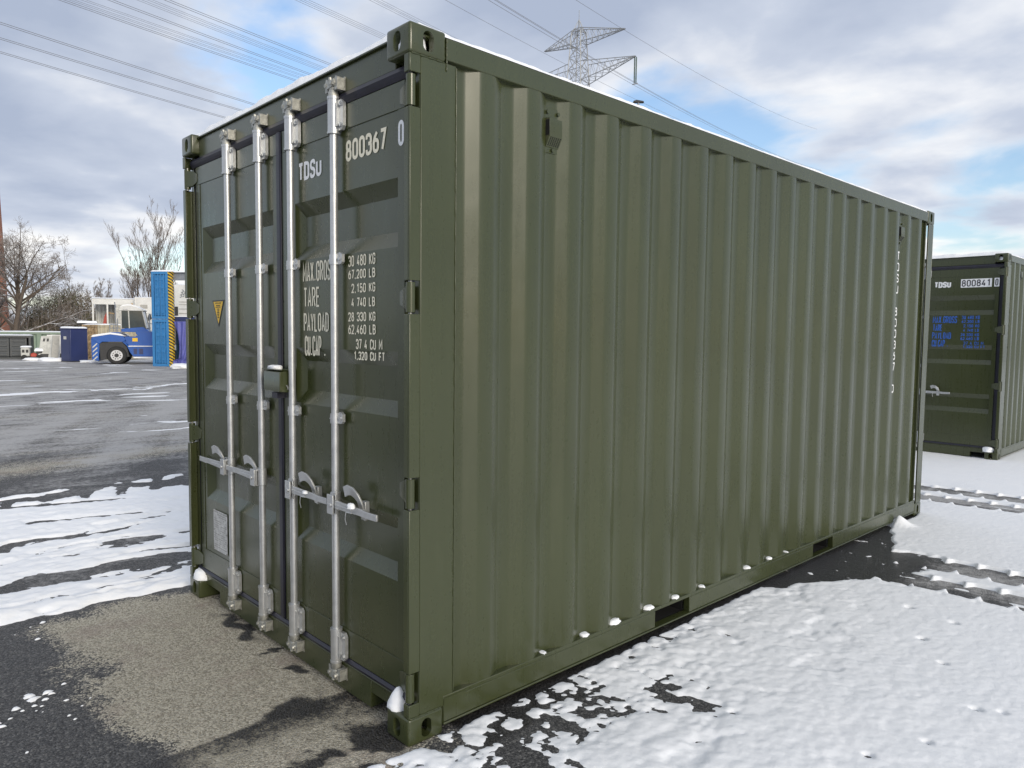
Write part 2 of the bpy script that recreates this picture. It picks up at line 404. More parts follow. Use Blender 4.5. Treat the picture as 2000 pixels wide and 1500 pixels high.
DENTS = [(1.49, 2.09, .016), (1.58, 2.14, .013), (1.43, 1.62, .013), (1.30, 1.34, .015), (1.10, 3.16, .017), (1.05, 2.77, .018), (1.23, 2.51, .015), (.83, 3.23, .018), (.75, 1.24, .014)]
def snow_right(X, Y):
    wx = X+(fbm(X*6, Y*6, 2, 3)-.5)*.045; wy = Y+(fbm(X*6, Y*6, 22, 3)-.5)*.045
    f1, r1 = worley(wx/.105, wy/.105, 1); f2, r2 = worley(wx/.048, wy/.048, 4); f3, _ = worley(wx/.024, wy/.024, 9)
    b1 = np.clip(1-(f1/.62)**2, -.3, 1)*(.35+.65*r1); b2 = np.clip(1-(f2/.6)**2, -.3, 1)*(.4+.6*r2); b3 = np.clip(1-(f3/.6)**2, -.2, 1)
    lum = 1-.55*sstep(X+.55*(Y-1), 1.0, 2.6)                                   # lumps calm down away from the box
    lum = lum*(1-.75*sstep(Y, 4.6, 5.2))
    d = np.hypot((X-.22)/.36, (Y-.62)/.62); thin = 1-sstep(d, .35, 1.25)
    thin = np.maximum(thin, .55*(1-sstep(X, .02, .34))*sstep(Y, .6, 1.0)*(1-sstep(Y, 2.2, 3.2)))
    thin = np.maximum(thin, .7*np.exp(-((X-.45)/.28)**2-((Y-1.25)/.5)**2))
    amp = lum*(.42+.70*thin)
    h = .0125+.0105*b1*amp+.0060*b2*amp+.0024*b3+.012*(fbm(X*1.7, Y*1.7, 6, 4)-.5)+.0025*(fbm(X*30, Y*30, 16, 3)-.5)
    # thin, half-melted zone by the near corner
    h = h-thin*(.011+.017*fbm(X*13, Y*13, 40, 4))
    few = sstep(fbm(X*5, Y*5, 55, 5), .56, .72)*(1-sstep(X+.4*Y, 1.0, 2.6)); h = h-.013*few
    crack = sstep(f1, .50, .72)*sstep(fbm(X*4, Y*4, 58, 4), .42, .60)*(1-sstep(X+.45*Y, .45, 1.15)); h = h-.020*crack
    crack = sstep(f2, .50, .72)*sstep(fbm(X*7, Y*7, 59, 4), .50, .64)*(1-sstep(X+.45*Y, .55, 1.3)); h = h-.016*crack
    for (dx, dy, r) in DENTS: h = h-.05*np.exp(-(((X-dx)/r)**2+((Y-dy)/(r*.7))**2))
    # melted strip right under the bottom rail, widening to the puddle
    rail = sstep(.022-X+.02*(fbm(Y*9, X*0, 60, 3)-.5)*2, 0, .03)*(Y < 6.03)*(Y > .17); h = h*(1-rail)-.02*rail
    wob = (fbm(X*7, Y*7, 70, 4)-.5)*.22
    low = 2.86+np.clip(X, 0, .45)*1.75; up = 5.25-np.clip(X, 0, .3)*2.4
    pud = np.minimum(Y+wob-low, up+wob-Y); pud = np.minimum(pud, (.62-X)+wob*1.5)
    k = sstep(pud, -.02, .05); h = h*(1-k)-.016*k+k*.018*sstep(fbm(X*9, Y*22, 71, 4), .66, .8)
    h = track(h, X, Y, 4.06, .43, .16, .05, .42, 101)
    h = track(h, X, Y, 7.15, .47, .16, .06, -9.0, 140)
    # drift against the rail past the puddle
    h = h+.085*np.exp(-((X-.02)/.10)**2-((Y-5.38)/.075)**2)
    # western limit: the sheltered dry rectangle in front of the doors
    e = X-.01+.07*(fbm(X*8, Y*8, 77, 4)-.5)
    lim = sstep(e, -.045, .03)*(Y < .2)+(Y >= .2)*1.0
    out = h*lim-.03*(1-lim); fade = sstep(X, -9.5, -7.5); return out*fade-.03*(1-fade)

def snow_left(X, Y):
    wx = X+(fbm(X*2, Y*2, 200, 4)-.5)*.5; wy = Y+(fbm(X*2, Y*2, 220, 4)-.5)*.5
    h = .0155+.022*(fbm(X*2.3, Y*1.2, 201, 5)-.5)+.008*(fbm(X*14, Y*14, 202, 4)-.5)
    f1, r1 = worley(wx/.16, wy/.2, 203); h = h+.006*np.clip(1-(f1/.7)**2, -.3, 1)*r1
    h = h+.020*(fbm(X*16, Y*9, 240, 4)-.5)+.016*(fbm(X*40, Y*28, 241, 3)-.5)
    # wheel ruts and melt streaks running along the box
    st = fbm(wx*2.6+.25*Y, wy*.55, 204, 5); h = h-.04*sstep(st, .575, .69)
    st2 = fbm(wx*5+.4*Y, wy*1.0, 205, 4); h = h-.02*sstep(st2, .60, .72)
    rut = np.abs(wx+3.28-.10*(Y)); h = h-.045*np.exp(-(rut/.13)**2)*sstep(fbm(X*1.5, Y*1.1, 206, 3), .28, .5)
    rut = np.abs(X+3.98-.08*Y+.1*(fbm(X*2, Y*2, 230, 3)-.5)); h = h-.035*np.exp(-(rut/.05)**2)*sstep(fbm(X, Y*1.3, 207, 3), .42, .52)
    rut = np.abs(X+5.0-.25*Y); h = h-.03*np.exp(-(rut/.07)**2)*sstep(fbm(X, Y*1.3, 217, 3), .4, .5)
    rut = np.abs(X+5.75-.3*Y); h = h-.03*np.exp(-(rut/.06)**2)*sstep(fbm(X, Y*1.3, 218, 3), .4, .5)
    # pushed-up rim beside the dry rectangle
    h = h+.028*np.exp(-((X+2.72+.12*(fbm(Y*3, X*0, 208, 3)-.5))/.10)**2)*(.35+.9*fbm(Y*4, X*0, 209, 3))
    # tread bars at the far rim
    bars = np.abs(((Y*1.0+X*.35)/.34) % 1-.5)
    far = sstep(-X, 5.6, 6.2); h = h-.03*far*(1-sstep(bars, .12, .22))*sstep(fbm(X, Y*.6, 210, 2), .5, .56)
    e = np.minimum(-2.56-wx*.25-X*.75, X*.7+wx*.3+6.45+.1*Y)
    k = sstep(e+.10*(fbm(X*7, Y*7, 211, 4)-.5), -.03, .09)
    return h*k-.02*(1-k)

def snow_slush(X, Y):
    """thin streaks left on the churned yard"""
    wx = X+(fbm(X*.6, Y*.4, 300, 4)-.5)*2.2
    st = fbm(wx*1.5+.35*Y, Y*.22, 301, 6); s2 = fbm(wx*4+.2*Y, Y*.7, 302, 4)
    v = .6*st+.4*s2
    lev = .665-.035*sstep(-X, 9, 12)*(1-sstep(-X, 12, 17))-.05*sstep(-X, 33, 43)
    h = .03*(v-lev)/.1
    near = sstep(-X, 9.2, 10.2)
    return np.clip(h*near-.01*(1-near), -.01, .012)

def build_snow():
    def put(name, xs, ys, fn, label):
        X, Y = np.meshgrid(xs, ys, indexing='ij'); Z = fn(X, Y)
        m = grid_mesh(name, xs, ys, np.maximum(Z, -.02), keep=Z > -.0005)
        o = link(name, m, M['snow'], kind='stuff'); tag(o, label, 'snow')
    put('lying_snow', np.array(list(np.arange(-.12, 1.9, .0125))+geo(1.9, 60, .0125, 1.045)),
        np.array(geo(-.9, -14, .012, 1.1)[::-1][:-1]+list(np.arange(-.9, 2.6, .0125))+list(np.arange(2.6, 5.6, .018))+list(np.arange(5.6, 8.6, .024))+geo(8.6, 60, .03, 1.05)), snow_right,
        'lumpy white snow beside the near container cut by tread tracks')
    put('lying_snow', np.array(geo(-.12, -9.6, .02, 1.04)[::-1]), np.array(list(np.arange(6.2, 8.6, .022))+geo(8.6, 40, .03, 1.05)), snow_right,
        'smooth snow behind the near container around the other green one')
    put('lying_snow', axis([(-7.1, -4.5, .025), (-4.5, -2.3, .018)]), axis([(-3.2, 6.4, .02)]), snow_left,
        'streaked strip of snow with wheel ruts left of the container')
    put('lying_snow', axis([(-50, -22, .12), (-22, -9, .055)]), axis([(-8, 3, .09), (3, 26, .13)]), snow_slush,
        'thin streaks of slush across the grey yard')
build_snow()

def scatter_clods():
    """small crumbs of snow on the wet asphalt, bottom left"""
    rnd = random.Random(5); mb = MB()
    for i in range(420):
        x = rnd.uniform(-3.1, -.4); y = rnd.uniform(-1.75, -.80)
        if fbm(np.array([x*2.2]), np.array([y*2.2]), 400, 3)[0] < .52: continue
        r = abs(rnd.gauss(0, .008))+.003; n = 7; h = r*.5
        ring = []
        for k in range(n):
            a = 2*math.pi*k/n; q = r*rnd.uniform(.7, 1.5); ring.append((x+q*math.cos(a), y+q*1.4*math.sin(a), -.001))
        mb.add(ring+[(p[0]*.5+x*.5, p[1]*.5+y*.5, h) for p in ring]+[(x, y, h*1.1)],
               [(k, (k+1) % n, n+(k+1) % n, n+k) for k in range(n)]+[(n+k, n+(k+1) % n, 2*n) for k in range(n)])
    o = mb.build('snow_crumbs', M['snow'], smooth=80, kind='stuff'); tag(o, 'scattered crumbs of snow on the wet dark asphalt', 'snow')
scatter_clods()

def lump(name, loc, size, seed, label, group=None, parent=None, peak=0):
    """an irregular clump of snow"""
    rnd = random.Random(seed); mb = MB(); nu, nv = 14, 8; vs = []
    for j in range(nv+1):
        th = math.pi/2*j/nv
        for i in range(nu):
            a = 2*math.pi*i/nu
            n = fbm(np.array([math.cos(a)*1.4+5+seed]), np.array([math.sin(a)*1.4+th*1.5]), seed, 3)[0]
            n2 = fbm(np.array([math.cos(a)*4+th+seed]), np.array([math.sin(a)*4-th]), seed+9, 2)[0]
            q = math.cos(th); n = n*q+.5*(1-q); n2 = n2*q+.5*(1-q)
            r = .5+.6*n+.4*n2; c = math.cos(th)**(.9 if peak else .4); zz = math.sin(th)*(.55+.5*n+.4*n2)+peak*math.sin(th)**4
            vs.append((math.cos(a)*c*r*size[0], math.sin(a)*c*r*size[1], zz*size[2]))
    fs = [(j*nu+i, j*nu+(i+1) % nu, (j+1)*nu+(i+1) % nu, (j+1)*nu+i) for j in range(nv) for i in range(nu)]
    fs.append(tuple(range(nu-1, -1, -1)))
    mb.add(vs, fs); o = mb.build(name, M['snow'], parent, smooth=60); o.location = loc
    if parent is None: tag(o, label, 'snow', group)
    return o
# ------------------------------------------------------------------ stencil lettering
GW = .40
def _glyphs():
    W = GW; r = W*.5; q = .17
    return {
     '0': [[(0,0,r),(W,0,r),(W,1,r),(0,1,r),'c']], '1': [[(.05,.80),(.24,1),(.24,0)]],
     '2': [[(0,.76),(0,1,r),(W,1,r),(W,.56,q),(0,0),(W,0)]],
     '3': [[(0,.78),(0,1,r),(W,1,r),(W,.53,q),(.16,.53)], [(.16,.53),(W,.53,q),(W,0,r),(0,0,r),(0,.22)]],
     '4': [[(.26,1),(0,.24),(W,.24)], [(W*.74,.5),(W*.74,0)]],
     '5': [[(W*.95,1),(.03,1),(.0,.50),(.06,.60,.05),(W,.62,r),(W,0,r),(0,0,r),(0,.22)]],
     '6': [[(0,0,r),(W,0,r),(W,.60,r),(0,.60,r),'c'], [(0,.32),(0,.62,.2),(.30,1)]],
     '7': [[(0,1),(W,1),(.14,0)]], '8': [[(0,0,r),(W,0,r),(W,.54,r),(0,.54,r),'c'], [(.03,.54,q),(W-.03,.54,q),(W-.03,1,r),(.03,1,r),'c']],
     'T': [[(0,1),(W,1)], [(W/2,1),(W/2,0)]], 'D': [[(0,0),(W*.5,0,r),(W,.06,r),(W,.94,r),(W*.5,1,r),(0,1),'c']],
     'S': [[(W,.76),(W,1,r),(0,1,r),(0,.55,q),(W,.46,q),(W,0,r),(0,0,r),(0,.24)]],
     'U': [[(0,1),(0,0,r),(W,0,r),(W,1)]], 'M': [[(0,0),(0,1),(.26,.3),(.52,1),(.52,0)]],
     'A': [[(0,0),(W*.5,1),(W,0)], [(.08,.28),(W-.08,.28)]], 'X': [[(0,0),(W,1)], [(0,1),(W,0)]],
     'G': [[(W,.74),(W,1,r),(0,1,r),(0,0,r),(W,0,r),(W,.48),(W*.55,.48)]],
     'R': [[(0,0),(0,1),(W,1,r),(W,.5,r),(0,.5)], [(W*.5,.5),(W,0)]], 'O': [[(0,0,r),(W,0,r),(W,1,r),(0,1,r),'c']],
     'E': [[(W*.9,0),(0,0),(0,1),(W*.9,1)], [(0,.52),(W*.8,.52)]], 'F': [[(0,0),(0,1),(W*.9,1)], [(0,.52),(W*.8,.52)]],
     'P': [[(0,0),(0,1),(W,1,r),(W,.46,r),(0,.46)]], 'Y': [[(0,1),(W/2,.45),(W,1)], [(W/2,.45),(W/2,0)]],
     'L': [[(0,1),(0,0),(W*.9,0)]], 'C': [[(W,.74),(W,1,r),(0,1,r),(0,0,r),(W,0,r),(W,.26)]],
     'K': [[(0,0),(0,1)], [(W,1),(.04,.42)], [(.15,.56),(W,0)]],
     'B': [[(0,0),(W,0,r),(W,.53,q),(0,.53),'c'], [(0,.53),(W*.95,.53,q),(W*.95,1,r),(0,1),'c']],
     '.': [[(.06,0),(.06,.09)]], ',': [[(.06,.08),(.0,-.12)]], ' ': []}
GLY = _glyphs()
def _round(poly):
    closed = poly[-1] == 'c'; p = [q for q in poly if q != 'c']; n = len(p); out = []
    for i, a in enumerate(p):
        rad = a[2] if len(a) > 2 else 0
        if rad and (closed or 0 < i < n-1):
            A = np.array(a[:2]); B = np.array(p[i-1][:2]); C = np.array(p[(i+1) % n][:2])
            lb, lc = np.linalg.norm(B-A), np.linalg.norm(C-A); rr = min(rad, lb*.5, lc*.5)
            b = A+(B-A)/lb*rr; c = A+(C-A)/lc*rr
            for k in range(6):
                t = k/5; out.append(tuple((1-t)**2*b+2*t*(1-t)*(A*.82+(b+c)*.09)+t*t*c))
        else: out.append(tuple(a[:2]))
    d = [out[0]]
    for q in out[1:]:
        if math.dist(q, d[-1]) > 1e-4: d.append(q)
    return d, closed
def text_mesh(name, s, w, h, stroke, yoff=0, umin=1.0):
    """s set in condensed stencil capitals filling w x h in the x-z plane (front towards -y)"""
    x = 0; strokes = []
    for ch in s:
        g = GLY[ch]; adv = {'.': .14, ',': .14, ' ': .24, '1': .36, 'M': .52}.get(ch, GW)
        sc = umin if ch == 'U' else 1
        for pl in g:
            pts, cl = _round(pl); strokes.append(([(px+x, py*sc) for px, py in pts], cl))
        x += adv+.27
    tot = x-.27; kx = w/tot; kz = h; mb = MB(); hs = stroke/2
    for si, (pts, cl) in enumerate(strokes):
        P = [np.array((a*kx*(1-stroke/w)+stroke/2, b*(kz-stroke)+stroke/2)) for a, b in pts]; n = len(P)
        L = []; R = []
        for i in range(n):
            if cl: a, b = P[i-1], P[(i+1) % n]
            else: a, b = P[max(i-1, 0)], P[min(i+1, n-1)]
            d1 = P[i]-a; d2 = b-P[i]; 
            d1 = d1/np.linalg.norm(d1) if np.linalg.norm(d1) > 1e-9 else None; d2 = d2/np.linalg.norm(d2) if np.linalg.norm(d2) > 1e-9 else None
            if d1 is None: d1 = d2
            if d2 is None: d2 = d1
            n1 = np.array((-d1[1], d1[0])); n2 = np.array((-d2[1], d2[0])); mm = n1+n2; ln = np.linalg.norm(mm)
            if ln < .2: mm = n1; k = 1
            else: mm = mm/ln; k = min(1/max(.3, mm@n1), 2.2)
            L.append(P[i]+mm*hs*k); R.append(P[i]-mm*hs*k)
        y = yoff-.00012*si
        vs = [(a[0], y, a[1]) for a in L]+[(a[0], y, a[1]) for a in R]; m = n if cl else n-1
        mb.add(vs, [(i, (i+1) % n, n+(i+1) % n, n+i) for i in range(m)])
    me = bpy.data.meshes.new(name); me.from_pydata(mb.v, [], mb.f); return me
def letter(s, x0, x1, z0, z1, y, mat, parent, stroke=.011, umin=1.0):
    me = text_mesh('lettering', s, x1-x0, z1-z0, stroke, 0, umin)
    o = link('lettering', me, mat, parent); o.location = (x0, y, z0); return o

# ------------------------------------------------------------------ shipping container (local frame: doors at y=0, x -2.438..0, y 0..6.058, z 0..2.896)
CW, CL, CH = 2.438, 6.058, 2.896
SIDE0, PER, NRIB = .367, .278, 20
HINGE_Z = (2.642, 1.839, 1.05, .242)
YD = .05

def casting_mesh(top):
    """ISO corner casting at the +x, -y corner (x -.162..0, y 0..+.178); oval holes in end, side and cap faces"""
    def mkobj(me): o = bpy.data.objects.new('tmp', me); COL.objects.link(o); return o
    body = mkobj(MB().box(-.162, 0, 0, .178, 0, .118).mesh('tmp'))
    bv = body.modifiers.new('b', 'BEVEL'); bv.width = .012; bv.segments = 3; bv.limit_method = 'ANGLE'
    cav = mkobj(MB().box(-.136, -.030, .030, .150, .024, .094).mesh('tmp'))
    def oval(w, h, n=20):
        out = []
        for k in range(n):
            a = 2*math.pi*k/n; c, s = math.cos(a), math.sin(a); ex = (h-w)/2
            out.append((c*w/2, s*w/2+(ex if s > 0 else -ex)))
        return out
    cx, cy, cz = -.085, .090, .059
    c1 = mkobj(MB().prism([(p[0]+cx, p[1]+cz) for p in oval(.050, .078)], -.02, .06, 'y').mesh('tmp'))
    c2 = mkobj(MB().prism([(p[0]+cy, p[1]+cz) for p in oval(.052, .080)], -.06, .02, 'x').mesh('tmp'))
    zz = (.08, .14) if top else (-.02, .04)
    c3 = mkobj(MB().prism([(p[0]+cx, p[1]+cy) for p in oval(.064, .124)], zz[0], zz[1], 'z').mesh('tmp'))
    for c in (cav, c1, c2, c3):
        b = body.modifiers.new('x', 'BOOLEAN'); b.operation = 'DIFFERENCE'; b.object = c; b.solver = 'EXACT'
    dg = bpy.context.evaluated_depsgraph_get(); me = bpy.data.meshes.new_from_object(body.evaluated_get(dg))
    for o in (body, cav, c1, c2, c3): bpy.data.objects.remove(o)
    me.name = 'corner_casting'; me.shade_smooth(); me.set_sharp_from_angle(angle=math.radians(35)); return me
CAST = {True: casting_mesh(True), False: casting_mesh(False)}

def mirrored(me, fx, fy):
    m = me.copy(); bm = bmesh.new(); bm.from_mesh(m)
    for v in bm.verts: v.co = Vector((v.co.x*(-1 if fx else 1), v.co.y*(-1 if fy else 1), v.co.z))
    if fx != fy: bmesh.ops.reverse_faces(bm, faces=bm.faces)
    bm.to_mesh(m); bm.free(); return m

def side_profile():
    """(y, inward depth) polyline of the corrugated side"""
    p = [(.20, .036)]
    for k in range(NRIB):
        y = SIDE0+PER*k
        p += [(y-.068, .036), (y, .004), (y+.081, .004), (y+.143, .036)]
    p.append((5.955, .036)); return p
def corrugated_mesh(z0, z1):
    pr = side_profile(); mb = MB(); zs = np.linspace(z0, z1, 2)
    # small rounding at the folds
    q = []
    for i, (y, d) in enumerate(pr):
        if 0 < i < len(pr)-1:
            for sgn in (-1, 1):
                o = pr[i+sgn]; L = math.dist(o, (y, d)); t = .009/L; q.append((y+(o[0]-y)*t, d+(o[1]-d)*t))
        else: q.append((y, d))
    n = len(q); vs = [(-d, y, z) for z in zs for y, d in q]
    fs = [(j*n+i, j*n+i+1, (j+1)*n+i+1, (j+1)*n+i) for j in range(len(zs)-1) for i in range(n-1)]
    m = bpy.data.meshes.new('side_panel'); m.from_pydata(vs, [], fs); m.shade_smooth(); m.set_sharp_from_angle(angle=math.radians(20)); return m

def leaf_mesh(x0, x1, z0, z1, rx0, rx1, sl, sr):
    """door sheet with three pressed horizontal recesses; outline at y=YD, recess floors deeper"""
    mb = MB(); dep = .035; rec = [(.65, .715, .860, .925), (1.345, 1.41, 1.555, 1.62), (2.05, 2.118, 2.262, 2.33)]
    y = YD; z = z0
    def quad(a, b, c, d): mb.add([a, b, c, d], [(0, 1, 2, 3)])
    for (a, b, c, d) in rec:
        quad((x0, y, z), (x1, y, z), (x1, y, a), (x0, y, a))
        quad((x0, y, a), (rx0, y, a), (rx0, y, d), (x0, y, d)); quad((rx1, y, a), (x1, y, a), (x1, y, d), (rx1, y, d))
        o = [(rx0, y, a), (rx1, y, a), (rx1, y, d), (rx0, y, d)]
        i = [(rx0+sl, y+dep, b), (rx1-sr, y+dep, b), (rx1-sr, y+dep, c), (rx0+sl, y+dep, c)]
        quad(*i)
        for k in range(4): quad(o[k], o[(k+1) % 4], i[(k+1) % 4], i[k])
        z = d
    quad((x0, y, z), (x1, y, z), (x1, y, z1), (x0, y, z1))
    # back and rim
    quad((x0, y+.05, z0), (x0, y+.05, z1), (x1, y+.05, z1), (x1, y+.05, z0))
    quad((x0, y, z0), (x0, y, z1), (x0, y+.05, z1), (x0, y+.05, z0)); quad((x1, y, z0), (x1, y+.05, z0), (x1, y+.05, z1), (x1, y, z1))
    quad((x0, y, z1), (x1, y, z1), (x1, y+.05, z1), (x0, y+.05, z1)); quad((x0, y, z0), (x0, y+.05, z0), (x1, y+.05, z0), (x1, y, z0))
    m = bpy.data.meshes.new('door'); m.from_pydata(mb.v, [], mb.f)
    bm = bmesh.new(); bm.from_mesh(m); bmesh.ops.remove_doubles(bm, verts=bm.verts, dist=1e-5)
    bmesh.ops.recalc_face_normals(bm, faces=bm.faces); bm.to_mesh(m); bm.free(); return m

def hook_mesh():
    """curved catch that keeps a handle: lug, stem and hooked top"""
    mb = MB(); path = [(.0, .872), (.004, .90), (.004, .955), (-.004, .982), (-.026, 1.000), (-.056, 1.002), (-.084, .990)]
    wid = [.032, .038, .034, .034, .038, .046, .048]
    L = []; R = []
    for i, (x, z) in enumerate(path):
        a = path[max(i-1, 0)]; b = path[min(i+1, len(path)-1)]; d = np.array((b[0]-a[0], b[1]-a[1])); d /= np.linalg.norm(d)
        nrm = np.array((-d[1], d[0]))*wid[i]/2; L.append((x+nrm[0], z+nrm[1])); R.append((x-nrm[0], z-nrm[1]))
    n = len(path); ys = [.026, .020, .004, -.008, -.016, -.020, -.020]
    vs = []
    for k in range(n):
        for (p, dy) in ((L[k], 0), (R[k], 0), (R[k], .010), (L[k], .010)): vs.append((p[0], ys[k]+dy, p[1]))
    fs = [(0, 1, 2, 3), ((n-1)*4+3, (n-1)*4+2, (n-1)*4+1, (n-1)*4)]
    for k in range(n-1):
        for j in range(4): fs.append((k*4+j, k*4+(j+1) % 4, (k+1)*4+(j+1) % 4, (k+1)*4+j))
    mb.add(vs, fs); mb.box(-.016, .018, .026, YD, .872, .955); return mb

def build_rod(C, x, hside, catch, cache={}):
    """one locking rod with sleeves, brackets, cams, handle and catch"""
    root = MB().tube([(0, 0, .13), (0, 0, 2.765)], .0175, 20).build('locking_rod', M['galv'], C, smooth=40) if 'rod' not in cache else None
    if root is None:
        root = bpy.data.objects.new('locking_rod', cache['rod']); COL.objects.link(root); root.parent = C
    cache['rod'] = root.data; root.location = (x, .018, 0)
    def part(name, key, mk, mat, loc=(0, 0, 0), smooth=38, bevel=0):
        if key not in cache: cache[key] = mk().mesh(name, smooth)
        o = link(name, cache[key], mat, root, bevel); o.location = loc; return o
    def sleeve():
        m = MB().tube([(0, 0, -.073), (0, 0, .073)], .0262, 20); m.tube([(0, 0, -.080), (0, 0, -.071)], .0285, 20); m.tube([(0, 0, .071), (0, 0, .082)], .0285, 20)
        m.prism([(.012, -.066), (.052, -.066), (.066, -.05), (.066, .05), (.052, .066), (.012, .066)], .008, .024, 'y')
        m.box(.026, .036, -.008, .012, -.05, .05)
        for z in (-.045, .045): m.tube([(.052, .010, z), (.052, .0, z)], .009, 6)
        return m
    for z in (2.660, .238): part('rod_sleeve', 'sleeve', sleeve, M['cast'] if False else M['galv'], (0, 0, z))
    def strap():
        m = MB().tube([(0, 0, -.022), (0, 0, .022)], .0225, 18)
        m.prism([(.010, -.022), (.050, -.022), (.062, -.012), (.062, .022), (.040, .032), (.010, .022)], .002, .016, 'y')
        m.tube([(.046, .003, .002), (.046, -.006, .002)], .0085, 6); m.tube([(-.015, -.017, 0), (-.0165, -.019, 0)], .003, 6); return m
    for z in (2.025, 1.304): part('rod_bracket', 'strap', strap, M['galv'], (0, 0, z))
    def cam(s):
        m = MB().tube([(0, 0, 0), (0, 0, .020*s), (0, 0, .034*s)], [.0235, .0235, .019], 14)
        m.tube([(0, 0, .034*s), (0, -.002, .060*s)], [.020, .023], 12)
        m.prism([(-.034, .040*s), (-.020, .034*s), (.016, .040*s), (.040, .052*s), (.036, .072*s), (.012, .066*s), (-.016, .074*s), (-.036, .064*s)], -.022, .004, 'y')
        m.tube([(-.030, -.026, .052*s), (-.030, .020, .060*s)], .009, 8); m.tube([(.026, -.030, .056*s), (.030, .020, .050*s)], .011, 8)
        m.tube([(0, -.012, .062*s), (.002, -.018, .084*s)], [.012, .008], 8)
        return m
    part('cam', 'camT', lambda: cam(1), M['cast'], (0, 0, 2.740)); part('cam', 'camB', lambda: cam(-1), M['cast'], (0, 0, .158))
    def keeper(s):
        m = MB()
        for sx in (-.040, .040): m.prism([(sx-.011, 0), (sx+.011, 0), (sx+.011, .052*s), (sx-.004, .060*s), (sx-.011, .046*s)], -.014, .032, 'y')
        m.box(-.051, .051, .024, .034, min(0, .06*s), max(0, .06*s)); return m
    part('cam_keeper', 'kT', lambda: keeper(1), M['olive'] if False else M['cast'], (.004, 0, 2.765)); part('cam_keeper', 'kB', lambda: keeper(-1), M['cast'], (.004, 0, .135))
    s = 1 if hside > 0 else -1
    def handle():
        m = MB()
        m.prism([(s*.018, -.020), (s*.075, -.019), (s*.26, -.014), (s*.31, -.017), (s*.395, -.014), (s*.395, .014), (s*.31, .013), (s*.26, .016), (s*.075, .019), (s*.018, .020)], -.036, -.025, 'y')
        m.prism([(s*.06, -.006), (s*.20, -.004), (s*.20, .004), (s*.06, .006)], -.040, -.036, 'y'); return m
    part('handle', 'handle%d' % s, handle, M['galv'], (0, .0, .918), bevel=.003)
    def hub():
        m = MB().tube([(0, 0, -.045), (0, 0, .045)], .0235, 16)
        m.box(min(0, s*.052), max(0, s*.052), -.030, -.022, -.048, .042); m.box(min(0, s*.052), max(0, s*.052), -.046, -.038, -.048, .042)
        m.box(min(s*.0, s*.018), max(0, s*.018), -.042, .0, -.045, .038); m.tube([(s*.034, -.052, -.004), (s*.034, -.014, -.004)], .010, 10); return m
    part('handle_hub', 'hub%d' % s, hub, M['galv'], (0, 0, .918), bevel=.002)
    def hk(): return hook_mesh()
    part('handle_catch', 'hook', hk, M['galv'], (catch-x, -.018, 0), bevel=.002)
    def seal():
        m = MB().tube([(-.05, -.048, .0), (-.052, -.05, -.03), (-.047, -.046, -.055)], .002, 5); m.tube([(-.05, -.046, .0), (.0, -.05, .006)], .0022, 5); return m
    if s > 0: part('wire_seal', 'seal', seal, M['galv'], (catch-x, 0, .905))
    return root

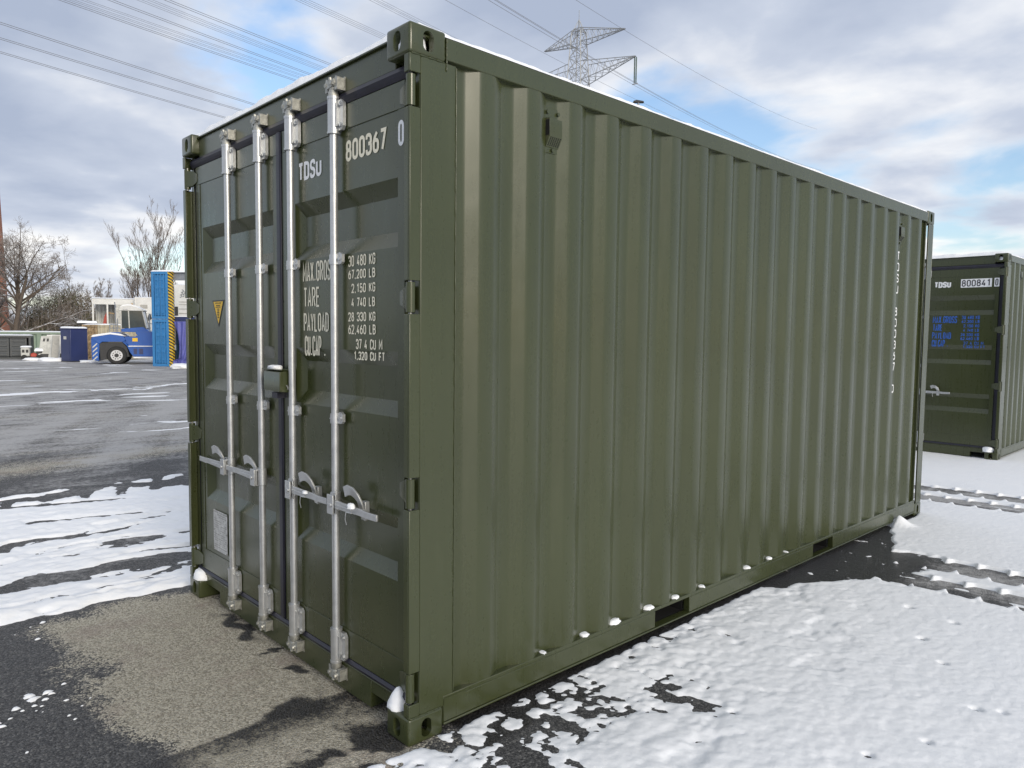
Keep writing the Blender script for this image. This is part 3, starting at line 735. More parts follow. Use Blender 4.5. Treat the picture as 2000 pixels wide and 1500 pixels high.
def build_container(name, label, loc, rotz, rods, style):
    C = thing(name, label, 'container', loc, rotz)
    ol = M['olive']
    for top in (True, False):
        for fx in (0, 1):
            for fy in (0, 1):
                me = mirrored(CAST[top], fx, fy); o = link('corner_casting', me, ol, C)
                o.location = (-CW if fx else 0, CL if fy else 0, CH-.118 if top else 0)
    # corner posts: the door-end posts are notched for the hinges
    zlo, zhi = .118, CH-.118
    cuts = sorted(HINGE_Z); segs = []; z = zlo
    for h in cuts: segs.append((z, h-.066)); z = h+.066
    segs.append((z, zhi))
    for fx in (0, 1):
        def sx(v): return (-CW-v) if fx else v
        mb = MB()
        def bx(a, b, y0, y1, z0, z1): mb.box(min(sx(a), sx(b)), max(sx(a), sx(b)), y0, y1, z0, z1)
        bx(-.010, -.003, .056, .232, zlo, zhi); bx(-.045, -.0102, .056, .064, zlo, zhi)
        bx(-.10, -.0102, .20, .208, zlo, zhi)
        for a, b in segs:
            bx(-.012, -.003, .003, .0558, a, b); bx(-.042, -.0122, .003, .011, a, b)
        mb.build('corner_post', ol, C, bevel=.003)
        mb = MB(); bx(-.055, -.004, CL-.012, CL-.004, zlo, zhi); bx(-.012, -.004, CL-.135, CL-.0125, zlo, zhi); bx(-.055, -.0122, CL-.19, CL-.18, zlo, zhi)
        mb.build('corner_post', ol, C, bevel=.003)
    # weld beads beside the castings
    for (pts, nm) in (([(-.0005, .181, 2.745+.0055*i) for i in range(24)], 'weld_bead'), ([(-.0015, .010+.008*i, 2.777) for i in range(21)], 'weld_bead'), ([(-.0015, .010+.008*i, .119) for i in range(21)], 'weld_bead'), ([(-.0015, .232, .17+.02*i) for i in range(131)], 'weld_bead')):
        MB().tube(pts, [.0018+.0024*((i*7919) % 5)/4 for i in range(len(pts))], 6).build(nm, ol, C, smooth=60)
    # rails, header, sill, walls, roof, floor
    for fx in (0, 1):
        def sx(v): return (-CW-v) if fx else v
        def B(mb, a, b, y0, y1, z0, z1): return mb.box(min(sx(a), sx(b)), max(sx(a), sx(b)), y0, y1, z0, z1)
        B(MB(), -.06, -.001, .179, CL-.179, 2.790, 2.876).build('top_rail', ol, C, bevel=.004)
        mb = MB(); B(mb, -.05, -.002, .179, CL-.179, .140, .160)
        for a, b in ((.179, 1.70), (2.045, 3.71), (4.06, CL-.179)): B(mb, -.045, -.003, a, b, .046, .1398)
        B(mb, -.05, .004, .179, CL-.179, .036, .0458); mb.build('bottom_rail', ol, C, bevel=.003)
        mb = MB(); B(mb, -.0028, .0005, .182, .30, .05, .150); mb.build('gusset_plate', ol, C)
        if fx == 0: me = corrugated_mesh(.155, 2.795); SP = link('side_panel', me, ol, C)
        else: o = link('side_panel', mirrored(me, 1, 0), ol, C); o.location = (-CW, 0, 0)
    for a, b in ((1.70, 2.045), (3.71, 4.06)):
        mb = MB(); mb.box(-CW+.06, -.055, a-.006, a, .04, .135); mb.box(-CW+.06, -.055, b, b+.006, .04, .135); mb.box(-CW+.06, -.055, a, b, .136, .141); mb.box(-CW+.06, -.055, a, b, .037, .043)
        mb.build('fork_pocket', M['black'], C)  # olive steel inside; black puts the pocket's deep shade into the colour
    MB().box(-CW+.05, -.05, .10, CL-.05, .142, .15).build('floor', M['black'], C)
    MB().box(-CW+.02, -.02, .06, CL-.03, 2.862, 2.868).build('roof', ol, C)
    MB().box(-CW+.06, -.06, CL-.06, CL-.05, .15, 2.86).build('end_wall', ol, C)
    MB().box(-2.275, -.163, .048, .10, 2.758, 2.872).build('header', ol, C, bevel=.004)
    MB().box(-2.275, -.163, .034, .10, 2.8725, 2.879).build('header_lip', M['olive'], C)
    mb = MB().box(-2.06, -.352, .045, .12, .022, .150); mb.box(-2.275, -2.0602, .047, .12, .092, .150); mb.box(-.3518, -.163, .047, .12, .092, .150)
    mb.box(-2.275, -.163, .040, .10, .1502, .158); mb.build('sill', ol, C, bevel=.003)
    # gaskets
    mb = MB().prism([(.036, 2.722), (.030, 2.735), (.040, 2.7555), (.060, 2.7575), (.060, 2.7085), (.046, 2.7085)], -2.39, -.045, 'x'); mb.build('gasket', M['rubber'], C)
    mb = MB().prism([(.040, .160), (.036, .172), (.046, .184), (.060, .186), (.060, .159)], -2.39, -.045, 'x'); mb.build('gasket', M['rubber'], C)
    MB().box(-1.222, -1.175, .036, .09, .186, 2.708).build('gasket', M['rubber'], C, bevel=.008)
    for a, b in ((-2.40, -2.337), (-.0965, -.04)): MB().box(a, b, .062, .09, .16, 2.76).build('gasket', M['rubber'], C)
    # door leaves
    doors = []
    for (x0, x1, rx0, rx1, sl, sr, st) in ((-2.335, -1.225, -2.245, -1.285, .062, .03, (-2.335, -2.275, -1.268, -1.225)), (-1.172, -.098, -1.04, -.150, .050, .006, (-.146, -.098, -1.172, -1.078))):
        D = link('door', leaf_mesh(x0, x1, .187, 2.706, rx0, rx1, sl, sr), ol, C)
        mb = MB(); y0 = YD-.004
        mb.box(x0, x1, y0, YD-.0002, 2.598, 2.706); mb.box(x0, x1, y0, YD-.0002, .187, .318)
        mb.box(st[0], st[1], y0, YD-.0002, .3182, 2.5978); mb.box(st[2], st[3], y0, YD-.0002, .3182, 2.5978)
        mb.build('door_frame', ol, D, bevel=.0015)
        doors.append(D)
    # hinges
    for fx in (0, 1):
        def sx(v): return (-CW-v) if fx else v
        for h in HINGE_Z:
            mb = MB().tube([(sx(-.026), .024, h-.060), (sx(-.026), .024, h+.060)], .019, 16)
            pts = [(sx(-.026), .004), (sx(-.075), .034), (sx(-.128), .0425), (sx(-.128), .0455), (sx(-.075), .0455), (sx(-.026), .040)]
            n = len(pts); zt = [.050, .046, .026, .026, .046, .050]
            vs = [(p[0], p[1], h-zt[i]) for i, p in enumerate(pts)]+[(p[0], p[1], h+zt[i]) for i, p in enumerate(pts)]
            mb.add(vs, [tuple(range(n)), tuple(range(2*n-1, n-1, -1))]+[(i, i+n, (i+1) % n+n, (i+1) % n) for i in range(n)])
            hg = mb.build('hinge', ol, C, bevel=.003)
            MB().tube([(sx(-.026), .024, h-.068), (sx(-.026), .024, h+.068)], .0085, 10).build('hinge_pin', M['bolt'], hg, smooth=40)
    # locking rods
    for x, hs, ct in rods: build_rod(C, x, hs, ct)
    # ventilators
    def vent(y, z):
        mb = MB().box(-.0358, -.032, y-.052, y+.052, z-.105, z+.10)
        V = mb.build('ventilator', ol, C, bevel=.0015)
        mb = MB(); mb.prism([(-.032, z+.052), (-.006, z+.046), (-.004, z-.035), (-.030, z-.080), (-.032, z-.080)], y-.042, y+.042, 'y')
        mb.build('ventilator_hood', ol, V, bevel=.002)
        for (dy, dz) in ((-.035, .078), (.035, .078), (0, -.092)): MB().tube([(-.032, y+dy, z+dz), (-.022, y+dy, z+dz)], .009, 6).build('bolt', M['olive'], V)
        mb = MB(); mb.box(-.0318, -.0065, y-.0432, y-.0421, z-.030, z+.040); mb.build('ventilator_slot', M['black'], V)
        mb = MB()
        for i in range(6):
            for j in range(6):
                t = .1+.14*j; yy = y-.032+.0128*i; zx = -.004+(-.026)*t; zz = z-.035-.045*t
                mb.tube([(zx-.001, yy, zz+.001), (zx+.0012, yy, zz-.0008)], .0032, 6)
        mb.build('ventilator_grille', M['black'], V)
    vent(.367+.278+.143+.034+.005, 2.645); vent(.367+.278*17+.143+.034, 2.63)
    # lock box over the centre seam
    if style == 'near':
        LB = MB().prism([(-.036, 1.398), (-.036, 1.492), (-.030, 1.500), (.034, 1.506), (.034, 1.392)], -1.230, -1.050, 'x').build('lock_box', ol, C, bevel=.003)
        MB().box(-1.245, -1.035, -.038, .034, 1.5065, 1.510).build('lid', ol, LB)
        mb = MB().tube([(-1.048, .0, 1.43), (-1.040, .0, 1.425), (-1.040, .004, 1.415), (-1.048, .006, 1.41)], .004, 6); mb.build('latch', M['cast'], LB)
        MB().box(-1.17, -1.11, -.020, .030, 1.362, 1.3915).build('hasp', M['rubber'], LB)
    R = doors[1]; L = doors[0]; yt = YD-.0016; ys = YD-.0056
    if style == 'near':
        letter('TDSU', -1.0, -.772, 2.430, 2.518, yt, M['white_ink'], R, .0165, .86)
        letter('800367', -.554, -.231, 2.454, 2.547, yt, M['cream_ink'], R, .0155)
        letter('0', -.141, -.101, 2.450, 2.552, ys, M['white_ink'], R, .0145)
        for s, a, b, z0, z1 in (('MAX.GROSS', -.962, -.655, 1.940, 2.036), ('TARE', -.955, -.795, 1.818, 1.914), ('PAYLOAD', -.957, -.712, 1.700, 1.790), ('CU.CAP .', -.948, -.742, 1.582, 1.680)):
            letter(s, a, b, z0, z1, yt, M['cream_ink'], R, .0098)
        for s, a, b, z0, z1 in (('30 480 KG', -.536, -.315, 1.990, 2.039), ('67,200 LB', -.536, -.316, 1.935, 1.976), ('2,150 KG', -.510, -.316, 1.873, 1.914), ('4 740 LB', -.511, -.318, 1.811, 1.852),
                                ('28 330 KG', -.538, -.315, 1.747, 1.788), ('62,460 LB', -.538, -.313, 1.690, 1.733), ('37 4 CU M', -.474, -.262, 1.624, 1.669), ('1,320 CU FT', -.491, -.243, 1.576, 1.614)):
            letter(s, a, b, z0, z1, yt, M['cream_ink'], R, .0064)
        # warning triangle and data plate on the other leaf
        tr = MB().add([(-2.108, yt, 1.882), (-1.930, yt, 1.882), (-2.018, yt, 1.722)], [(0, 2, 1)]).build('warning_sticker', M['black_ink'], L)
        MB().add([(-2.092, yt-.0008, 1.874), (-1.946, yt-.0008, 1.874), (-2.018, yt-.0008, 1.742)], [(0, 2, 1)]).build('sticker_face', M['yellow'], tr)
        pr = MB()
        for i, (w, z) in enumerate(((.045, 1.862), (.030, 1.848), (.038, 1.838), (.016, 1.826), (.014, 1.816), (.018, 1.806), (.016, 1.796), (.012, 1.786), (.014, 1.776))):
            for k in range(5):
                a = -2.018-w+2*w*k/5; pr.add([(a, yt-.0016, z), (a+w*.3, yt-.0016, z), (a+w*.3, yt-.0016, z+.006), (a, yt-.0016, z+.006)], [(0, 1, 2, 3)])
        pr.build('sticker_print', M['black_ink'], tr)
        pl = MB().box(-2.133, -1.926, YD-.007, YD-.003, .350, .600).build('data_plate', M['plate'], L, bevel=.001)
        rn = random.Random(3); pr = MB(); yp = YD-.0078
        for i in range(17):
            z = .588-i*.0135; x = -2.122
            while x < -1.95:
                w = rn.uniform(.008, .03)
                if rn.random() < .72 and not (6 < i < 10 and rn.random() < .5): pr.add([(x, yp, z), (min(x+w, -1.936), yp, z), (min(x+w, -1.936), yp, z+.005), (x, yp, z+.005)], [(0, 1, 2, 3)])
                x += w+.006
        pr.build('plate_print', M['bolt'], pl)
        for px in (-2.126, -1.933):
            for pz in (.357, .475, .593): MB().tube([(px, YD-.0072, pz), (px, YD-.0095, pz)], .0045, 8).build('rivet', M['bolt'], pl)
        # stacked number down a trough of the long side
        me_y = .367+.278*17+.143+.034
        for i, chh in enumerate('TDSU 800367 0'):
            if chh == ' ': continue
            me = text_mesh('lettering', chh, .052, .076, .012); o = link('lettering', me, M['white_ink'], SP)
            o.rotation_euler = (0, 0, math.pi/2); o.location = (-.0345, me_y-.026, 2.39-i*.098)
        for zz in (2.74,):
            pass
    else:
        letter('TDSU', -.920, -.700, 2.45, 2.535, yt, M['white_ink'], R, .021)
        p1 = MB().add([(-.575, yt, 2.442), (-.190, yt, 2.442), (-.190, yt, 2.562), (-.575, yt, 2.562)], [(0, 1, 2, 3)]).build('number_sticker', M['white_ink'], R)
        letter('800841', -.562, -.205, 2.455, 2.550, yt-.0015, M['black_ink'], R, .013)
        p2 = MB().add([(-.160, ys, 2.442), (-.099, ys, 2.442), (-.099, ys, 2.562), (-.160, ys, 2.562)], [(0, 1, 2, 3)]).build('number_sticker', M['white_ink'], R)
        letter('0', -.148, -.112, 2.455, 2.550, ys-.0015, M['black_ink'], R, .012)
        for s, a, b, z0, z1 in (('MAX.GROSS', -.918, -.600, 1.935, 2.036), ('TARE', -.912, -.785, 1.820, 1.916), ('PAYLOAD', -.918, -.668, 1.705, 1.800), ('CU.CAP .', -.918, -.700, 1.590, 1.690)):
            letter(s, a, b, z0, z1, yt, M['blue_ink'], R, .0105)
        for s, a, b, z0, z1 in (('30 480 KG', -.540, -.315, 1.990, 2.039), ('67,200 LB', -.540, -.316, 1.935, 1.976), ('2,150 KG', -.515, -.316, 1.873, 1.914), ('4 740 LB', -.515, -.318, 1.811, 1.852),
                                ('28 330 KG', -.545, -.315, 1.747, 1.788), ('62,460 LB', -.545, -.313, 1.690, 1.733), ('37 4 CU M', -.505, -.255, 1.624, 1.669), ('1,320 CU FT', -.510, -.235, 1.576, 1.614)):
            letter(s, a, b, z0, z1, yt, M['blue_ink'], R, .0068)
    return C

def roof_snow(C, label, seed):
    """broken slab of snow on a container roof"""
    xs = np.linspace(-CW+.012, -.006, 130); ys = np.linspace(.040, CL-.02, 270); X, Y = np.meshgrid(xs, ys, indexing='ij')
    Z = 2.879+.034+.014*(fbm(X*5, Y*5, seed, 4)-.5)+.010*(fbm(X*22, Y*22, seed+3, 3)-.5)
    edge = np.minimum(np.minimum(X-xs[0], xs[-1]-X), np.minimum(Y-ys[0], ys[-1]-Y))
    jag = .030*fbm(X*11, Y*11, seed+8, 4)
    Z = np.where(edge < jag*.75-.004, 2.8795, Z)
    fr = np.exp(-((Y-.08)/.10)**2)*(-.006+.034*fbm(X*7, Y*2, seed+20, 4)); Z = np.where(edge < jag*.75-.004, Z, Z+fr)
    side = np.exp(-((X+.01)/.10)**2); Z = np.where(edge < jag*.75-.004, Z, Z-.014*side)
    Z[0, :] = Z[-1, :] = 2.8795; Z[:, 0] = Z[:, -1] = 2.8795
    m = grid_mesh('roof_snow', xs, ys, Z); o = link('roof_snow', m, M['snow']); tag(o, label, 'snow')
    o.location = C.location; o.rotation_euler = C.rotation_euler; return o

C1 = build_container('shipping_container', 'large olive green shipping container in the foreground with four locking rods', (0, 0, 0), 0,
    ((-.606, 1, -.385), (-1.024, 1, -.805), (-1.380, -1, -1.445), (-1.788, -1, -1.895)), 'near')
C2 = build_container('shipping_container', 'green shipping container with blue lettering partly hidden behind the large one at right', (-.34, 10.24, 0), 0,
    ((-1.024, 1, -.80), (-1.380, -1, -1.435)), 'far')
roof_snow(C1, 'rough slab of snow on the roof of the large foreground container', 500)
roof_snow(C2, 'thin snow on the roof of the container with blue lettering', 530)
g = 'clumps of snow on the bottom rail of the near container'
ordinal = ['first', 'second', 'third', 'fourth', 'fifth', 'sixth', 'seventh', 'eighth', 'ninth', 'tenth', 'eleventh', 'twelfth']
sizes = [.25, .28, .42, .6, .75, .75, .8, .65, .32, .55, .55, .4]
for k in range(12):
    if k in (0, 1, 8): continue
    y = SIDE0+PER*(k-1)+.143+.028+.016*math.sin(k*2.7); s = sizes[k]*(1+.25*math.sin(k*5.1))
    lump('snow_clump', (-.026, y, .157), (.024, .046*s, .024*s), 600+k, 'small clump of snow in the %s wall trough from the near corner' % ordinal[k], g)
lump('snow_clump', (-.125, .040, .116), (.050, .046, .042), 630, 'pointed clump of snow on the bottom corner casting nearest the camera', peak=1.1)
lump('snow_clump', (-2.335, .042, .116), (.066, .050, .058), 631, 'block of snow on the bottom left corner casting of the foreground container')
lump('snow_clump', (-1.165, -.004, 1.509), (.060, .030, .020), 632, 'little heap of snow on the lock box lid between the doors')
lump('snow_clump', (-.385, -.032, .933), (.020, .014, .022), 633, 'crumb of snow caught on the handle catch nearest the corner')
lump('snow_clump', (-.805, -.032, .930), (.016, .012, .012), 634, 'crumb of snow caught on the second handle catch from the near corner')
lump('snow_clump', (-.082, .075, CH-.096), (.060, .060, .075), 635, 'snow packed inside the top corner casting nearest the camera')
lump('snow_clump', (-CW+.082, .075, CH-.096), (.060, .060, .070), 636, 'snow packed inside the top left corner casting of the foreground container')
lump('snow_clump', (-.34-.125, 10.24+.030, .116), (.070, .045, .070), 637, 'clump of snow on the bottom corner of the container with blue lettering')
lump('snow_clump', (-.34-.082, 10.24+.060, CH-.094), (.050, .040, .050), 638, 'snow packed in the top corner casting of the container with blue lettering')
# ------------------------------------------------------------------ the yard behind, left
FH = Vector((math.sin(YAW), math.cos(YAW), 0)); RH = Vector((math.cos(YAW), -math.sin(YAW), 0))
def spot(px, depth):                    # ground point in the direction of a photograph column at a given depth
    d = ray(px, 648); d.z = 0; return Vector((CAM.x, CAM.y, 0))+d*(depth/d.dot(FH))
FACE = math.atan2(RH.y, RH.x)           # local x to the right as seen from the camera, local y away
def mpp(depth): return depth/FPX        # metres per photograph pixel

M['navy'] = paint('navy_paint', (.020, .032, .115), .42, .001)
M['blue'] = paint('blue_paint', (.035, .20, .46), .45, .001, .5)
M['mblue'] = paint('machine_blue', (.008, .085, .36), .35, .001)
M['dgrey'] = paint('dark_grey_paint', (.045, .052, .058), .45, .001)
M['green'] = paint('pale_green_paint', (.20, .27, .21), .5, .001, .6)
M['cream'] = simple('cream_steel', (.52, .46, .33), .55, 0, .16, 3)
M['rusty'] = simple('rusty_cream', (.36, .26, .15), .7, 0, .55, 5)
M['white'] = simple('white_panel', (.66, .66, .64), .5, 0, .10, 2)
M['dirtyw'] = simple('dirty_white', (.50, .50, .47), .6, 0, .22, 3)
M['lgrey'] = simple('light_grey_slab', (.38, .37, .34), .7, 0, .15, 4)
M['steel'] = simple('grey_beam', (.26, .28, .31), .5, .3, .15, 4)
M['tarp'] = simple('violet_blue_tarp', (.085, .095, .34), .55, 0, .15, 3, .01, 4)
M['teal'] = simple('dark_teal_panel', (.02, .06, .10), .6, 0, .2, 3)
M['tyre'] = simple('tyre', (.022, .022, .022), .8, 0, .2, 8)
M['rim'] = simple('wheel_rim', (.55, .55, .56), .4, .2, .12, 12)
M['glass'] = simple('cab_glass', (.022, .034, .034), .08, 0, .25, 2, spec=.8, rvar=.03)
M['red'] = simple('red_paint', (.42, .05, .03), .5, 0, .15, 4)
M['dark'] = simple('dark_machinery', (.03, .03, .032), .6, 0, .3, 6)
def hazard():
    m, t, bs = new_mat('hazard_stripes'); tc = t.n.new('ShaderNodeTexCoord').outputs['Object']; s = t.node('ShaderNodeSeparateXYZ', Vector=tc)
    v = t.math('ADD', t.math('MULTIPLY', t.math('ADD', s.outputs[0], s.outputs[1]), 3.2), t.math('MULTIPLY', s.outputs[2], 6.6)); f = t.math('GREATER_THAN', t.math('FRACT', v), .52)
    t.l.new(t.mix(f, (.70, .46, .03), (.03, .03, .03)), bs.inputs['Base Color']); bs.inputs['Roughness'].default_value = .5; return m
M['hazard'] = hazard()
def brick_mat():
    m, t, bs = new_mat('chimney_brick'); tc = t.n.new('ShaderNodeTexCoord').outputs['Object']
    w = t.node('ShaderNodeTexWave', Vector=tc, Scale=2.2, Distortion=1.5); w.bands_direction = 'Z'
    n = t.noise(tc, .9, 6, .65); n2 = t.noise(tc, 9, 4, .6)
    c = t.mix(n, (.26, .095, .055), (.40, .17, .10)); c = t.mix(t.math('MULTIPLY', t.math('MULTIPLY', w.outputs[1], n2), .5), c, (.34, .24, .19))
    t.l.new(c, bs.inputs['Base Color']); bs.inputs['Roughness'].default_value = .85; return m
M['brick'] = brick_mat()

def snow_cap(x0, x1, y0, y1, z, h, seed):
    """rounded uneven layer of snow on top of something (local mesh)"""
    xs = np.linspace(x0, x1, 26); ys = np.linspace(y0, y1, 12); X, Y = np.meshgrid(xs, ys, indexing='ij')
    e = np.minimum(np.minimum(X-x0, x1-X)/max(.05, (x1-x0)*.05), np.minimum(Y-y0, y1-Y)/max(.05, (y1-y0)*.15))
    Z = z-.004+h*np.sqrt(np.clip(e, 0, 1))*(.7+.6*fbm(X*1.5, Y*1.5, seed, 3)); Z[0, :] = Z[-1, :] = z-.004; Z[:, 0] = Z[:, -1] = z-.004
    return grid_mesh('snow_cap', xs, ys, Z)

def corr_wall(x0, x1, z0, z1, period, dep, y):
    mb = MB(); n = max(2, int(round((x1-x0)/period))); p = (x1-x0)/n; pts = []
    for k in range(n):
        a = x0+k*p; pts += [(a, y), (a+.3*p, y), (a+.42*p, y+dep), (a+.88*p, y+dep)]
    pts.append((x1, y)); m = len(pts)
    vs = [(a, b, z0) for a, b in pts]+[(a, b, z1) for a, b in pts]
    mb.add(vs, [(i, i+1, m+i+1, m+i) for i in range(m-1)]); return mb

def doors_end(T, x0, x1, z0, z1, y, mat, ribs, rods=2, vertical=True):
    """a pair of container doors on a frame: leaf panels, locking rods, ribs"""
    xm = (x0+x1)/2; w = (x1-x0)
    for a, b in ((x0+.05*w, xm-.008*w), (xm+.008*w, x1-.05*w)):
        D = MB().box(a, b, y-.03, y, z0+.06, z1-.06).build('door', mat, T, bevel=.008)
        for k in range(ribs):
            z = z0+.06+(z1-z0-.12)*(k+.5)/ribs
            MB().prism([(y-.03, z-.10), (y-.055, z-.07), (y-.055, z+.05), (y-.03, z+.08)], a+.05*w, b-.05*w, 'x').build('rib', mat, D)
        for k in range(rods):
            x = a+(b-a)*(k+.5)/rods
            MB().tube([(x, y-.07, z0+.02), (x, y-.07, z1-.02)], .018, 8).build('locking_rod', mat, D, smooth=40)

def far_container(name, label, px, depth, w, l, h, rot, mat, endmat=None, ribs=3, rods=2, snow=.05, period=.28, cap=True):
    """simple container: origin at its front left bottom corner; doors on the local -y face, side wall on +x"""
    T = thing(name, label, 'container', spot(px, depth), FACE+rot)
    em = endmat or mat
    for x in (0, w-.1):
        for y in (0, l-.1): MB().box(x, x+.1, y, y+.1, 0, h).build('corner_post', em if y == 0 else mat, T)
    for z in (.0, h-.12):
        MB().box(.1, w-.1, .0, .08, z, z+.12).build('end_beam', em, T)
        MB().box(w-.09, w-.005, .1, l-.1, z, z+.12).build('side_rail', mat, T); MB().box(.005, .09, .1, l-.1, z, z+.12).build('side_rail', mat, T)
    doors_end(T, .1, w-.1, .1, h-.1, .07, em, ribs, rods)
    s = corr_wall(.1, l-.1, .12, h-.12, period, .04, 0); s.v = [(w-.012-p[1], p[0], p[2]) for p in s.v]; s.build('side_wall', mat, T)
    s = corr_wall(.1, l-.1, .12, h-.12, period, .04, 0); s.v = [(.012+p[1], p[0], p[2]) for p in s.v]; s.build('side_wall', mat, T)
    MB().box(.02, w-.02, .02, l-.02, h-.04, h-.006).build('roof', mat, T); MB().box(.1, w-.1, l-.09, l-.05, .0, h-.1).build('end_wall', mat, T)
    if snow:
        o = link('snow_cap', snow_cap(.0, w, .0, l, h, snow, int(px)), M['snow'], T)
    return T

# low dark grey container at the left edge of the picture
d = 41.0; far_container('storage_container', 'low dark grey container with ribbed doors at the left picture edge', -26, d, 2.05, 1.9, 1.36, .5, M['dgrey'], ribs=4, rods=0, snow=.06)
# pale green corrugated one behind it
T = thing('storage_container', 'long low pale green corrugated container under the bare tree', 'container', spot(-70, 46), FACE+.50)
corr_wall(0, 6.9, .1, 1.42, .75, .12, 0).build('side_wall', M['green'], T); MB().box(0, 6.9, -.02, .06, 1.42, 1.54).build('top_rail', M['green'], T)
MB().box(0, 6.9, -.02, .06, 0, .1).build('bottom_rail', M['green'], T); MB().box(0, 6.9, .2, 2.2, .05, 1.5).build('body', M['green'], T)
link('snow_cap', snow_cap(-.03, 6.93, -.04, 2.2, 1.545, .07, 5), M['snow'], T)

# clutter: small white trailer, leaning panels, grey slab
T = thing('utility_trailer', 'small white trailer with a red box buried in snow beside the leaning panels', 'trailer', spot(39, 40.6), FACE+.5)
MB().prism([(0, .22), (.42, .22), (.42, .66), (.36, .72), (.04, .72), (0, .64)], 0, .6, 'y').build('cabinet', M['dirtyw'], T, bevel=.03)
MB().box(.06, .18, -.012, 0, .42, .58).build('window', M['dark'], T); MB().box(.24, .36, -.012, 0, .42, .58).build('window', M['dark'], T)
MB().prism([(.44, .18), (.72, .14), (.76, .34), (.60, .42), (.46, .36)], .05, .5, 'y').build('red_box', M['red'], T, bevel=.03)
MB().prism([(.66, .12), (1.0, .12), (1.02, .46), (.90, .62), (.74, .50)], .1, .55, 'y').build('engine', M['dark'], T, bevel=.03)
MB().box(.0, 1.05, .05, .55, .14, .20).build('frame', M['dark'], T)
for x in (.16, .86): MB().tube([(x, -.05, .15), (x, .08, .15)], .15, 14).build('wheel', M['tyre'], T, smooth=40)
link('snow_cap', snow_cap(-.02, .5, -.05, .6, .72, .08, 8), M['snow'], T); link('snow_cap', snow_cap(.62, 1.06, .05, .55, .50, .16, 9), M['snow'], T)
def leaning(name, label, px, depth, w, h, th, lean, rot, mat, holes=()):
    T = thing(name, label, 'panel', spot(px, depth), FACE+rot); s = math.sin(lean); c = math.cos(lean)
    def pt(x, y, z): return (x+z*s, y+z*.18, z*c)
    vs = [pt(x, y, z) for z in (0, h) for x, y in ((0, 0), (w, 0), (w, th), (0, th))]
    MB().add(vs, [(0,3,2,1),(4,5,6,7),(0,1,5,4),(1,2,6,5),(2,3,7,6),(3,0,4,7)]).build('panel_sheet', mat, T, bevel=.012)
    for (x0, x1, z0, z1) in holes:
        vs = [pt(x, -.008, z) for x, z in ((x0, z0), (x1, z0), (x1, z1), (x0, z1))]+[pt(x, .004, z) for x, z in ((x0, z0), (x1, z0), (x1, z1), (x0, z1))]
        MB().add(vs, [(0,1,2,3),(7,6,5,4),(0,4,5,1),(1,5,6,2),(2,6,7,3),(3,7,4,0)]).build('opening', M['dark'], T)
    return T
leaning('leaning_panel', 'dirty white wall panel with two small windows leaning in the snow', 71, 41.0, .62, 1.36, .10, .14, .45, M['dirtyw'], ((.12, .22, 1.05, 1.22), (.30, .40, 1.05, 1.22), (.1, .5, .12, .35)))
leaning('leaning_panel', 'tall white panel standing behind the grey slab beside the navy cabin', 87, 41.8, 1.0, 1.42, .14, .06, .5, M['white'], ((.05, .42, .10, .36), (.70, .95, .12, .34)))
leaning('leaning_slab', 'thick grey slab leaning against the white panels in the snow', 97.5, 40.4, .34, 1.40, .10, .13, .75, M['lgrey'])
for i, (px, dp, sx, sz, lab) in enumerate(((60, 40.2, .5, .16, 'low heap of snow below the small white trailer'), (92, 39.9, .55, .20, 'heap of snow at the foot of the leaning grey slab'), (117, 40.0, .4, .18, 'heap of snow at the left foot of the navy cabin'), (172, 38.8, .5, .12, 'heap of snow between the navy cabin and the blue machine'), (352, 33.6, .6, .22, 'heap of snow under the violet blue tarpaulin'))):
    o = lump('snow_heap', spot(px, dp), (sx, .4, sz), 700+i, lab)

# upright navy cabin
T = thing('utility_cabin', 'upright navy blue steel cabin with snow on its roof', 'cabin', spot(137, 38.9), FACE+.52-.02)
def rot_box(mb, x0, x1, y0, y1, z0, z1, a=.0): return mb.box(x0, x1, y0, y1, z0, z1)
R_ = Matrix.Rotation(.56, 3, 'Z')
def rmb(mb): mb.v = [tuple(R_ @ Vector(p)) for p in mb.v]; return mb
rmb(MB().box(0, .92, 0, .92, .04, 1.74)).build('wall', M['navy'], T, bevel=.02)
rmb(MB().box(-.03, .95, -.03, .95, 1.74, 1.80)).build('roof', M['navy'], T, bevel=.02)
rmb(MB().box(-.012, 0, .10, .82, .10, 1.64)).build('door', M['navy'], T, bevel=.01)
rmb(MB().box(-.02, -.012, .35, .60, 1.2, 1.36)).build('sign', M['dirtyw'], T)
rmb(MB().box(0, .92, 0, .92, 0, .04)).build('base', M['dark'], T)
me = snow_cap(-.03, .95, -.03, .95, 1.80, .09, 12); me.transform(R_.to_4x4()); link('snow_cap', me, M['snow'], T)

# cream container with a rusty end, and the open white one standing on it
T = far_container('storage_container', 'cream container with rusty streaked end under the open white cabin', 160, 42.0, 1.05, 3.6, 2.02, -.30, M['cream'], M['rusty'], ribs=2, rods=2, snow=.07, period=.30)
T2 = thing('site_cabin', 'open sided white cabin with snowy roof standing behind the cream container', 'cabin', spot(181, 45.0), FACE+.42)
W2 = 2.9
for x in (0, .78, W2-.1): MB().box(x, x+.09, 0, .09, 0, 3.58).build('corner_post', M['white'], T2)
MB().box(0, W2, -.01, .08, 3.30, 3.62).build('top_rail', M['white'], T2); MB().box(0, W2, .0, .09, 1.95, 2.10).build('floor_beam', M['white'], T2)
corr_wall(0, W2, .0, 3.4, .22, .04, 1.9).build('back_wall', M['dirtyw'], T2); MB().box(0, W2, .0, 1.95, 3.62, 3.66).build('roof', M['white'], T2)
MB().box(0, W2, .09, 1.9, 1.98, 2.06).build('floor', M['lgrey'], T2); MB().box(1.25, W2, .02, .06, 2.1, 3.30).build('front_wall', M['dirtyw'], T2)
